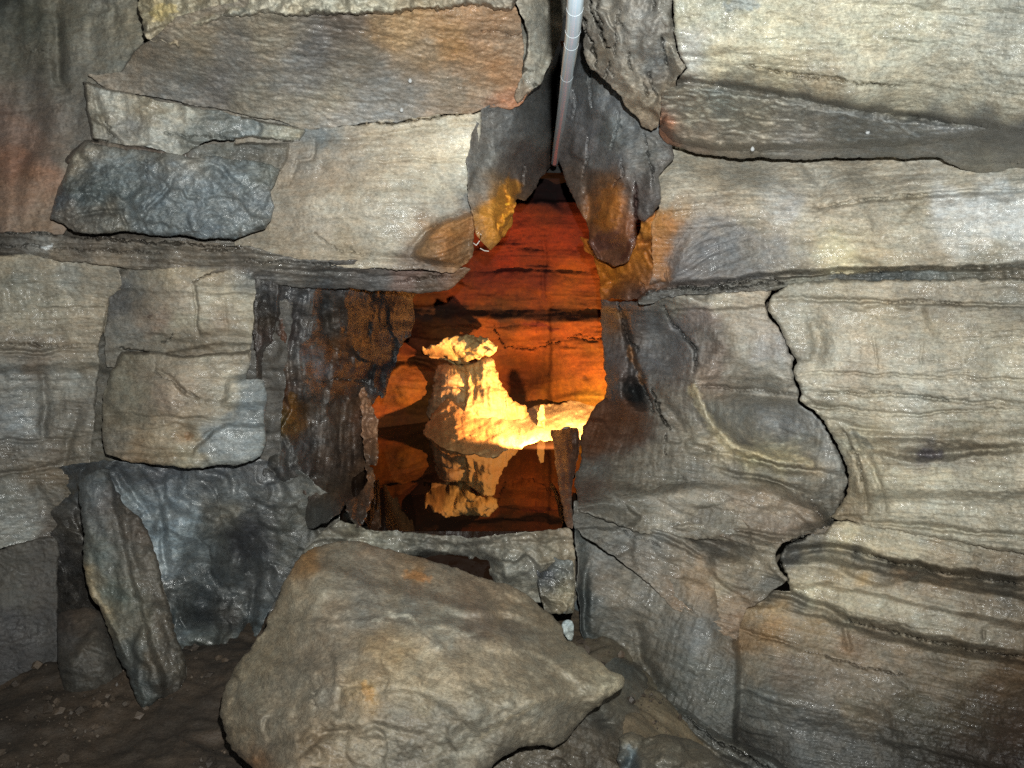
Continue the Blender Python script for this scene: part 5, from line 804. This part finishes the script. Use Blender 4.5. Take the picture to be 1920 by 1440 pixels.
# ------------------------------------------------------------------ loose stones (things)
boulder = rock('boulder', '412,1340 418,1300 432,1262 456,1230 480,1196 500,1170 512,1130 528,1096 548,1062 572,1036 600,1020 640,1012 672,1014 700,1020 730,1028 764,1038 800,1050 850,1058 890,1078 930,1088 972,1104 1010,1130 1036,1150 1052,1172 1060,1196 1090,1214 1120,1236 1144,1258 1166,1262 1172,1272 1166,1288 1150,1302 1120,1326 1100,1346 1080,1366 1060,1390 1040,1402 1010,1400 975,1402 950,1416 930,1432 900,1470 860,1500 500,1500 478,1450 440,1412 418,1376',
     [(415, 1340, 2.12), (500, 1170, 2.38), (600, 1000, 2.62), (680, 1000, 2.64), (850, 1060, 2.56), (1050, 1180, 2.44), (1166, 1270, 2.26), (1040, 1400, 2.00), (900, 1460, 1.86), (500, 1480, 1.82), (700, 1250, 2.04), (850, 1250, 2.06), (650, 1420, 1.83), (600, 1120, 2.32), (1000, 1300, 2.06)],
     C('430,1330,122,110,90 450,1380,116,104,84 480,1420,112,86,62 470,1300,112,104,88 470,1240,118,106,84 520,1180,112,102,84 540,1110,116,104,84 570,1060,122,94,62 600,1010,118,104,84 640,1000,112,104,90 560,1150,122,112,94 600,1100,112,106,92 650,1050,106,100,88 700,1030,112,98,82 760,1060,112,96,76 780,1078,124,96,66 740,1100,106,98,84 680,1110,108,104,96 620,1160,112,100,84 680,1160,106,104,98 760,1130,102,102,96 820,1080,108,100,86 830,1170,112,112,104 880,1110,112,96,78 930,1100,108,94,76 940,1140,124,108,86 980,1140,118,106,86 1020,1160,108,96,76 900,1160,96,84,72 960,1170,92,84,74 1000,1190,104,98,86 850,1200,122,112,96 '
       '700,1210,138,118,88 740,1230,148,128,96 690,1240,132,116,92 640,1220,108,98,84 600,1230,112,100,84 560,1280,102,94,80 520,1320,106,98,84 490,1360,108,100,86 540,1400,106,96,80 590,1400,104,88,66 620,1300,104,98,88 680,1300,126,112,88 690,1300,138,112,72 760,1270,142,130,106 820,1260,142,130,108 880,1250,138,124,100 940,1240,128,116,96 1000,1240,118,108,90 1060,1230,112,104,86 1100,1250,112,104,86 1140,1270,132,124,102 1120,1300,112,104,86 1060,1290,122,112,92 1000,1290,124,114,94 940,1300,118,110,92 870,1300,126,116,96 800,1320,122,112,92 740,1340,112,104,90 700,1380,120,110,92 660,1360,116,104,84 620,1440,122,106,82 700,1430,116,108,92 780,1380,104,98,86 840,1350,104,98,86 900,1340,108,104,92 960,1330,118,112,98 1010,1330,116,112,100 1050,1350,104,98,86 1000,1380,112,104,88 940,1390,96,88,74 880,1400,112,108,96 880,1410,128,124,112 820,1420,108,102,88 760,1440,100,94,82 900,1430,92,84,70'),
     styles=[('fbm', .014, 170, 4, .05), ('facet', .035, 120, 20, 1.8), ('facet', .012, 45, 60, 1.5), ('strata', 18, .002, 90, 14, .06), ('fbm', .003, 22, 4, .06)],
     feats=[('step', '640,1160 700,1150 780,1165 840,1160 900,1190 960,1180', 10, -.014), ('groove', '690,1180 720,1155 770,1150 790,1185 820,1215 850,1190 890,1188', 3, -.007), ('step', '760,1345 860,1345 950,1320 1020,1295 1100,1300', 45, .03), ('groove', '800,1420 900,1370 960,1340 1020,1310', 8, -.012),
            ('groove', '830,1150 900,1165 960,1160 1030,1190', 8, .02), ('crack', '590,1340 588,1300 600,1280', 1.2, .01), ('groove', '560,1420 600,1380 700,1360 790,1380', 7, .015), ('bump', 820, 1420, 90, 30, -12, .05), ('step', '560,1060 620,1040 700,1080 800,1100 900,1120', 30, -.04), ('groove', '630,1340 640,1290 700,1280', 6, .012)],
     stains_and_shade=[('blob', 782, 1080, 26, 9, 15, (146, 96, 50), .4), ('blob', 690, 1298, 12, 20, 0, (146, 112, 66), .6), ('line', '700,1165 730,1152 765,1155 800,1185 822,1212 850,1185 890,1190', 3, (160, 158, 146), .5), ('line', '900,1380 960,1345 1020,1312', 3, (158, 146, 120), .45), ('blob', 820, 1190, 40, 16, 30, (124, 124, 116), .5)],
     wet=.3, edge=(10, .03), pillow=(120, .12), tint=(1.24, 1.2, 1.1), mat=M_DRY, warp=(5, 2.6), step=2.6)
tag(boulder, 'large brownish grey boulder lying in the foreground below the glowing opening', 'boulder')
slab = rock('leaning_slab', '146,906 160,892 190,876 206,880 214,912 236,950 262,968 280,1000 292,1040 302,1080 318,1130 328,1180 344,1226 352,1268 340,1290 330,1306 296,1312 284,1326 262,1330 250,1300 240,1268 218,1230 204,1190 190,1150 170,1120 160,1090 154,1050 158,1000 150,960',
     [(150, 900, 2.78), (200, 880, 2.80), (200, 1000, 2.70), (300, 1100, 2.64), (345, 1260, 2.54), (260, 1320, 2.46), (170, 1100, 2.68), (250, 1200, 2.55)],
     C('150,910,66,72,74 165,930,74,80,82 180,900,70,76,78 195,940,78,74,72 215,950,66,62,56 230,1000,84,76,66 250,990,72,62,52 180,990,82,86,86 165,1020,86,90,84 190,1040,72,84,82 215,1060,74,80,76 240,1060,88,82,72 270,1060,82,76,66 165,1080,124,108,76 172,1110,132,118,88 180,1090,96,92,76 200,1110,68,82,76 230,1120,72,84,78 260,1120,82,78,66 295,1120,78,72,62 205,1150,112,104,80 215,1170,124,114,90 235,1170,84,84,74 265,1180,92,86,70 300,1180,78,70,58 320,1200,70,64,54 230,1210,62,68,66 255,1230,70,76,74 290,1240,88,78,62 325,1250,74,68,56 255,1270,54,60,60 285,1280,66,66,60 275,1310,70,78,76 320,1290,58,52,44'),
     styles=[('flute', -14, .006, 24, 150, .10), ('fbm', .014, 60, 5, .07), ('facet', .022, 60, 70, 2)], feats=[('vstep', '196,880 214,960 236,1060 262,1160 300,1290', 16, .035), ('groove', '170,1110 200,1150 215,1180 235,1230', 6, -.02)],
     stains_and_shade=[('line', '162,1070 172,1115 200,1150', 7, (140, 124, 92), .6)], wets=[(270, 1290, 30, 40, 0, .9)], wet=.4, edge=(7, .03), pillow=(40, .06), mat=M_ROCK, warp=(3, 2.4))
tag(slab, 'tall narrow grey-green stone slab leaning against the lower left wall', 'rock')
s2 = rock('broken_stone', '108,1152 130,1142 170,1140 196,1150 206,1190 222,1232 236,1262 222,1282 190,1300 160,1312 136,1326 120,1318 112,1260 106,1200',
     [(110, 1155, 2.78), (200, 1150, 2.78), (235, 1262, 2.66), (140, 1320, 2.58), (160, 1230, 2.62)],
     C('120,1160,56,46,38 160,1160,66,54,42 190,1170,56,50,42 120,1200,66,62,58 160,1210,64,56,44 200,1220,60,56,48 130,1250,56,54,48 170,1260,60,56,48 215,1260,58,54,46 140,1300,52,48,40'),
     styles=[('fbm', .010, 50, 5, .07), ('facet', .02, 60, 30, 1.4)], wet=.3, edge=(6, .025), pillow=(30, .05), mat=M_DRY)
tag(s2, 'squat dark brown broken stone standing on the floor left of the leaning slab', 'rock')
s3 = rock('notched_rock', '1158,1384 1170,1376 1186,1372 1210,1380 1240,1374 1280,1380 1330,1400 1370,1440 1390,1500 1160,1500 1166,1460 1160,1440 1156,1420 1162,1404',
     [(1160, 1390, 2.22), (1280, 1385, 2.26), (1380, 1490, 2.05), (1170, 1490, 2.02), (1250, 1440, 2.1)],
     C('1165,1390,112,104,84 1180,1385,118,108,86 1175,1430,86,96,98 1185,1450,78,88,92 1200,1410,100,92,74 1240,1400,96,88,70 1300,1410,88,80,62 1220,1440,98,90,72 1300,1440,88,80,64 1350,1450,78,72,60'),
     styles=[('fbm', .016, 50, 5, .08), ('facet', .035, 44, 30, 1.4)], feats=[('bump', 1182, 1432, 12, 30, 10, .06)], stains_and_shade=[('blob', 1180, 1432, 12, 34, 8, (84, 100, 106), .7)], wets=[(1180, 1430, 20, 30, 0, 1)], wet=.3, edge=(7, .04), pillow=(50, .08))
tag(s3, 'brown rock with a bluish wet notch at the bottom edge, right of the boulder', 'rock')

# ------------------------------------------------------------------ pool
POOL_Z = 0.58
def pool():
    me = bpy.data.meshes.new('pool_water'); bx = [(-.50, 2.72), (.17, 2.72), (.25, 3.2), (.9, 3.6), (1.0, 5.3), (-1.3, 5.3), (-1.2, 4.0), (-.62, 3.1)]
    V = [(x, y, POOL_Z) for x, y in bx] + [(x, y, POOL_Z - .2) for x, y in bx]; n = len(bx)
    Fc = [list(range(n)), list(range(2 * n - 1, n - 1, -1))] + [[i, i + n, (i + 1) % n + n, (i + 1) % n] for i in range(n)]
    me.from_pydata(V, [], Fc); me.update()
    m = bpy.data.materials.new('still_dark_water'); nt, N, L, B = nodes_of(m)
    B.inputs['Base Color'].default_value = (.010, .005, .003, 1); B.inputs['Roughness'].default_value = .015; B.inputs['IOR'].default_value = 1.31
    nz = N.new('ShaderNodeTexNoise'); nz.inputs['Scale'].default_value = 5; nz.inputs['Detail'].default_value = 2
    tc = N.new('ShaderNodeTexCoord'); L.new(tc.outputs['Object'], nz.inputs['Vector'])
    b = N.new('ShaderNodeBump'); b.inputs['Strength'].default_value = .06; b.inputs['Distance'].default_value = .01
    L.new(nz.outputs[0], b.inputs['Height']); L.new(b.outputs[0], B.inputs['Normal'])
    return tag(link('pool_water', me, m), kind='structure')
pool()

# ------------------------------------------------------------------ the lit formation in the pool
base = at(880, 800, 4.62); base[2] = POOL_Z
form = empty('mushroom_formation', base, label='mushroom-shaped calcite formation with a tilted flat cap, lit yellow in the pool', cat='rock formation')
CALC = [(x, y, 222, 206, 168) for x, y in ((800, 660), (900, 650), (1000, 780))]
rock('mound', '792,812 798,792 808,776 820,760 836,748 852,742 880,738 905,736 926,742 940,752 960,760 985,766 1010,762 1030,760 1060,752 1090,744 1130,736 1180,740 1180,860 1080,900 960,930 840,920 800,860',
     [(806, 795, 4.46), (850, 750, 4.56), (930, 745, 4.66), (1000, 765, 4.78), (1120, 742, 4.8), (856, 832, 4.06), (830, 800, 4.34), (930, 846, 3.96), (895, 838, 4.02), (1000, 815, 4.33), (1100, 800, 4.4), (900, 790, 4.42), (960, 800, 4.46), (900, 920, 3.85), (1100, 880, 4.1), (1150, 780, 4.5)],
     C('820,790,196,150,112 850,770,200,160,120 900,760,216,196,150 950,790,224,210,176 900,820,206,170,126 1000,790,226,214,182 1060,780,228,214,180 1120,760,220,204,164 860,830,200,160,116'),
     styles=[('lump', .022, 19, .14), ('fbm', .022, 40, 4, .05), ('flute', 62, .010, 11, 60, .06), ('lump', .009, 8, .1)],
     wet=.5, edge=(10, .05), pillow=(30, .05), parent=form, mat=M_CALC, albedo=True, tint=(.55, .46, .34), step=1.6, warp=(6, 4))
rock('column', '820,688 834,680 852,684 872,680 892,676 912,668 926,672 930,690 937,706 941,722 950,738 966,752 990,764 984,800 900,806 834,800 800,796 794,776 804,752 812,722',
     [(820, 690, 4.74), (868, 684, 4.70), (915, 672, 4.64), (925, 730, 4.58), (985, 770, 4.70), (796, 785, 4.76), (840, 705, 4.66), (880, 720, 4.62), (870, 780, 4.56), (900, 700, 4.62)],
     C('830,700,184,158,136 850,710,180,154,132 815,770,150,124,104 840,760,180,146,118 880,700,220,206,160 905,700,222,208,166 925,720,206,170,124 880,750,216,192,146 920,760,214,190,146'),  # left side darker: its shade is painted into the colour
     styles=[('flute', 6, .013, 14, 60, .08), ('lump', .010, 11, .14), ('fbm', .014, 34, 4, .06), ('facet', .014, 24, 70, 1.5)], feats=[('vstep', '868,660 872,720 866,770 850,800', 7, -.06), ('groove', '816,732 850,726 868,732', 4, .04), ('bump', 845, 706, 22, 18, 0, -.05), ('bump', 926, 722, 9, 26, 0, .03), ('groove', '884,690 890,730 884,760', 4, .03)],
     wet=.3, edge=(6, .04), pillow=(26, .07), parent=form, mat=M_CALC, albedo=True, tint=(.55, .46, .34), step=1.5, warp=(5, 4))
rock('cap', '788,652 791,645 800,648 812,644 828,640 842,634 852,630 868,626 884,627 900,630 914,636 926,643 933,651 930,662 922,670 910,668 902,676 890,674 878,688 866,684 852,688 836,676 822,680 806,668 796,664',
     [(790, 655, 4.58), (932, 652, 4.55), (870, 628, 4.60), (870, 684, 4.66), (830, 648, 4.54), (826, 676, 4.70), (900, 655, 4.52)],
     C('800,655,212,176,128 830,650,222,206,160 870,640,226,212,170 910,645,224,208,166 860,665,220,202,150 820,675,150,112,84 900,665,214,190,140'),  # lower left darker: shade under the cap painted in
     styles=[('flute', 55, .013, 12, 60, .10), ('fbm', .012, 26, 4, .05), ('facet', .014, 20, 50, 1.6)], feats=[('groove', '845,640 850,660 868,682', 4, .06), ('groove', '895,634 912,648 924,660', 4, .05), ('groove', '870,660 890,664 900,672', 3, .05), ('step', '784,662 830,664 856,678 880,700', 6, .12)],
     wet=.3, edge=(5, .03), pillow=(20, .05), parent=form, mat=M_CALC, albedo=True, tint=(.55, .46, .34), step=1.5, warp=(4, 4))
# pale shard added as a light blocker, standing where lamp fittings belong
shard = rock('jagged_shard', '1006,808 1007,778 1006,764 1010,755 1014,759 1019,756 1022,764 1022,780 1024,808',
     [(980, 770, 4.42), (1030, 770, 4.42)], C('990,760,200,180,140 1020,760,200,180,140'), styles=[('facet', .04, 16, 0, 1)], wet=.3, edge=(3, .01), pillow=(8, .02), mat=M_CALC, albedo=True, tint=(.55, .46, .34), step=1.6, warp=(1, 2.5))
tag(shard, 'small jagged pale shard added behind the lamp in place of its fixture', 'rock')

# ------------------------------------------------------------------ lamp in the pool chamber
lamp = empty('flood_lamp', at(1066, 816, 3.88), label='small glaring spotlight half hidden behind the rock lip at the pool', cat='lamp')
def lathe(name, prof, mat, parent, n=20, M=None):
    import mathutils
    V = []; Fc = []
    for r, z in prof:
        for i in range(n): V.append((r * math.cos(2 * math.pi * i / n), r * math.sin(2 * math.pi * i / n), z))
    for j in range(len(prof) - 1):
        for i in range(n): Fc.append([j * n + i, j * n + (i + 1) % n, (j + 1) * n + (i + 1) % n, (j + 1) * n + i])
    me = bpy.data.meshes.new(name); me.from_pydata(V, [], Fc)
    if M is not None: me.transform(M)
    me.update(); me.polygons.foreach_set('use_smooth', np.ones(len(Fc), bool))
    o = bpy.data.objects.new(name, me); COL.objects.link(o); me.materials.append(mat); o.parent = parent
    return o
def simple(name, col, rough=.5, metal=0, emit=None, es=0):
    m = bpy.data.materials.new(name); nt, N, L, B = nodes_of(m)
    nz = N.new('ShaderNodeTexNoise'); nz.inputs['Scale'].default_value = 60; nz.inputs['Detail'].default_value = 5
    tc = N.new('ShaderNodeTexCoord'); L.new(tc.outputs['Object'], nz.inputs['Vector'])
    mx = N.new('ShaderNodeMix'); mx.data_type = 'RGBA'; L.new(nz.outputs[0], mx.inputs[0])
    mx.inputs[6].default_value = tuple(c * .7 for c in col) + (1,); mx.inputs[7].default_value = tuple(min(1, c * 1.2) for c in col) + (1,)
    L.new(mx.outputs[2], B.inputs['Base Color']); B.inputs['Roughness'].default_value = rough; B.inputs['Metallic'].default_value = metal
    if emit: B.inputs['Emission Color'].default_value = emit + (1,); B.inputs['Emission Strength'].default_value = es
    return m
import mathutils
M_HOUSE = simple('lamp_housing_paint', (.30, .28, .24), .5)
M_BULB = simple('glowing_bulb_glass', (.9, .85, .7), .3, 0, (1.0, .62, .28), 3)
LW = lamp.location
dirl = mathutils.Vector((-.36, .92, .14)).normalized()
Mq = dirl.to_track_quat('Z', 'Y').to_matrix().to_4x4()
lathe('lamp_housing', [(0, -.05), (.018, -.05), (.022, -.04), (.026, .0), (.034, .025), (.036, .03), (.033, .028), (.022, .002), (0, 0)], M_HOUSE, lamp, M=Mq)
lathe('bulb', [(0, .03), (.010, .028), (.014, .02), (.012, .008), (.006, .001), (0, .001)], M_BULB, lamp, M=Mq)
lathe('mounting_stake', [(0, -.14), (.005, -.14), (.005, .0), (0, .0)], M_HOUSE, lamp, n=10)
lb = bpy.data.lights.new('lamp_light', 'SPOT'); lb.spot_size = R(124); lb.spot_blend = .45; lb.energy = 205; lb.color = (1.0, .52, .19); lb.shadow_soft_size = .014
lo = bpy.data.objects.new('lamp_light', lb); COL.objects.link(lo)
lo.parent = lamp; lo.location = dirl * .055; lo.rotation_euler = (-dirl).to_track_quat('Z', 'Y').to_euler()

# ------------------------------------------------------------------ clear plastic tube
tube_pts = [(1094, -420, .98), (1088, -200, 1.14), (1083, -60, 1.30), (1079, 0, 1.42), (1074, 60, 1.60), (1066, 120, 1.85), (1058, 180, 2.2), (1051, 230, 2.6), (1044, 275, 3.1), (1040, 305, 3.5)]
def tube():
    rt = empty('plastic_tube', at(*tube_pts[0]), label='long clear plastic tube beaded with water hanging down the dark ceiling crevice', cat='tube')
    p = np.array([at(*q) for q in tube_pts]); 
    # smooth resample
    t = np.linspace(0, len(p) - 1, 90); i0 = np.clip(t.astype(int), 0, len(p) - 2); f = (t - i0)[:, None]
    pm = p[np.clip(i0 - 1, 0, None)]; p0 = p[i0]; p1 = p[i0 + 1]; p2 = p[np.clip(i0 + 2, None, len(p) - 1)]
    c = .5 * (2 * p0 + (p1 - pm) * f + (2 * pm - 5 * p0 + 4 * p1 - p2) * f ** 2 + (3 * p0 - pm - 3 * p1 + p2) * f ** 3)
    def sweep(name, r0, r1, mat, sub=None, n=28):
        cc = c if sub is None else sub
        tg = np.gradient(cc, axis=0); tg /= np.linalg.norm(tg, axis=1)[:, None]
        s = np.cross(tg, (1.0, 0, 0)); s /= np.linalg.norm(s, axis=1)[:, None]; w = np.cross(tg, s)
        V = []; Fc = []; m = len(cc)
        rings = [(k, r0) for k in range(m)] + [(k, r1) for k in range(m - 1, -1, -1)]
        for k, r in rings:
            for q in range(n):
                a = 2 * math.pi * q / n; V.append(cc[k] + r * (math.cos(a) * s[k] + math.sin(a) * w[k]) - np.array(rt.location))
        K = len(rings)
        for k in range(K):
            for q in range(n): Fc.append([k * n + q, k * n + (q + 1) % n, ((k + 1) % K) * n + (q + 1) % n, ((k + 1) % K) * n + q])
        me = bpy.data.meshes.new(name); me.from_pydata([tuple(v) for v in V], [], Fc); me.update()
        me.polygons.foreach_set('use_smooth', np.ones(len(Fc), bool)); me.materials.append(mat)
        o = bpy.data.objects.new(name, me); COL.objects.link(o); o.parent = rt; return o
    m = bpy.data.materials.new('clear_tubing'); nt, N, L, B = nodes_of(m)
    B.inputs['Base Color'].default_value = (.62, .80, .95, 1); B.inputs['Roughness'].default_value = .28
    B.inputs['Transmission Weight'].default_value = 0; B.inputs['IOR'].default_value = 1.42
    B.inputs['Coat Weight'].default_value = 1; B.inputs['Coat Roughness'].default_value = .06
    nz = N.new('ShaderNodeTexNoise'); nz.inputs['Scale'].default_value = 40; nz.inputs['Detail'].default_value = 4
    tc = N.new('ShaderNodeTexCoord'); L.new(tc.outputs['Object'], nz.inputs['Vector'])
    mr = N.new('ShaderNodeMapRange'); L.new(nz.outputs[0], mr.inputs[0]); mr.inputs[1].default_value = .3; mr.inputs[2].default_value = .7; mr.inputs[3].default_value = .88; mr.inputs[4].default_value = .97
    L.new(mr.outputs[0], B.inputs['Alpha'])
    sweep('tube_wall', .0143, .0118, m)
    m2 = bpy.data.materials.new('condensed_water'); nt, N, L, B = nodes_of(m2)
    B.inputs['Base Color'].default_value = (.75, .84, .9, 1); B.inputs['Roughness'].default_value = .08; B.inputs['Alpha'].default_value = .75
    nz = N.new('ShaderNodeTexNoise'); nz.inputs['Scale'].default_value = 90; tc = N.new('ShaderNodeTexCoord'); L.new(tc.outputs['Object'], nz.inputs['Vector'])
    bp = N.new('ShaderNodeBump'); bp.inputs['Strength'].default_value = .2; L.new(nz.outputs[0], bp.inputs['Height']); L.new(bp.outputs[0], B.inputs['Normal'])
    for yv in (14, 56, 78, 141):      # menisci of water standing in the tube
        k = int(np.argmin([abs((720 - F * math.tan(math.atan2(q[2] - 1.5, q[1]) + PITCH)) - yv) for q in c]))
        k = min(max(k, 2), len(c) - 3)
        seg = np.array([c[k] + (c[k + 1] - c[k]) * s for s in np.linspace(-.05, .05, 4)])
        sweep('meniscus', .0145, .004, m2, seg, n=24)
    return rt
tube()

# ------------------------------------------------------------------ hanging drops and a root thread
M_DROP = bpy.data.materials.new('water_drop'); nt, N, L, B = nodes_of(M_DROP)
B.inputs['Base Color'].default_value = (.7, .73, .75, 1); B.inputs['Roughness'].default_value = .05; B.inputs['Alpha'].default_value = .45
nz = N.new('ShaderNodeTexNoise'); nz.inputs['Scale'].default_value = 200; bp = N.new('ShaderNodeBump'); bp.inputs['Strength'].default_value = .1
L.new(nz.outputs[0], bp.inputs['Height']); L.new(bp.outputs[0], B.inputs['Normal'])
for x, y, Yd, lab in ((769, 151, 2.82, 'upper of two water drops hanging from the left roof slab'), (753, 206, 2.92, 'lower of two water drops hanging from the left roof slab'),
                      (1411, 279, 2.74, 'bright water drop hanging from the dark overhang on the right near its black crack'), (1627, 247, 2.56, 'faint water drop hanging farther right along the dark overhang')):
    e = lathe('water_drop', [(0, -.008), (.004, -.007), (.0065, -.003), (.0065, 0), (.004, .005), (0, .008)], M_DROP, None, n=14)
    e.location = at(x, y, Yd); tag(e, lab, 'water drop', 'water drops hanging from the cave roof')
M_ROOT = simple('pale_root', (.55, .52, .46), .7)
def thread(name, paths, r, mat):
    V = []; Fc = []
    for pts in paths:
        c = np.array([at(*q) for q in pts]); b = len(V)
        for k in range(len(c)):
            for q in range(5): V.append(tuple(c[k] + r * np.array([math.cos(q * 1.2566), 0, math.sin(q * 1.2566)])))
        for k in range(len(c) - 1):
            for q in range(5): Fc.append([b + k * 5 + q, b + k * 5 + (q + 1) % 5, b + (k + 1) * 5 + (q + 1) % 5, b + (k + 1) * 5 + q])
    me = bpy.data.meshes.new(name); me.from_pydata(V, [], Fc); me.update(); return link(name, me, mat)
tag(thread('root_thread', [[(893, 434, 2.96), (899, 436, 2.96), (902, 440, 2.95), (899, 452, 2.95), (893, 460, 2.96), (888, 456, 2.97)], [(896, 457, 2.95), (901, 466, 2.95), (908, 470, 2.96), (916, 471, 2.97)]], .0016, M_ROOT),
    'thin pale root thread clinging to the rock just left of the orange opening', 'root')
print('script seconds', time.time() - T0, 'tris', sum(len(o.data.polygons) for o in scene.objects if o.type == 'MESH') * 2)
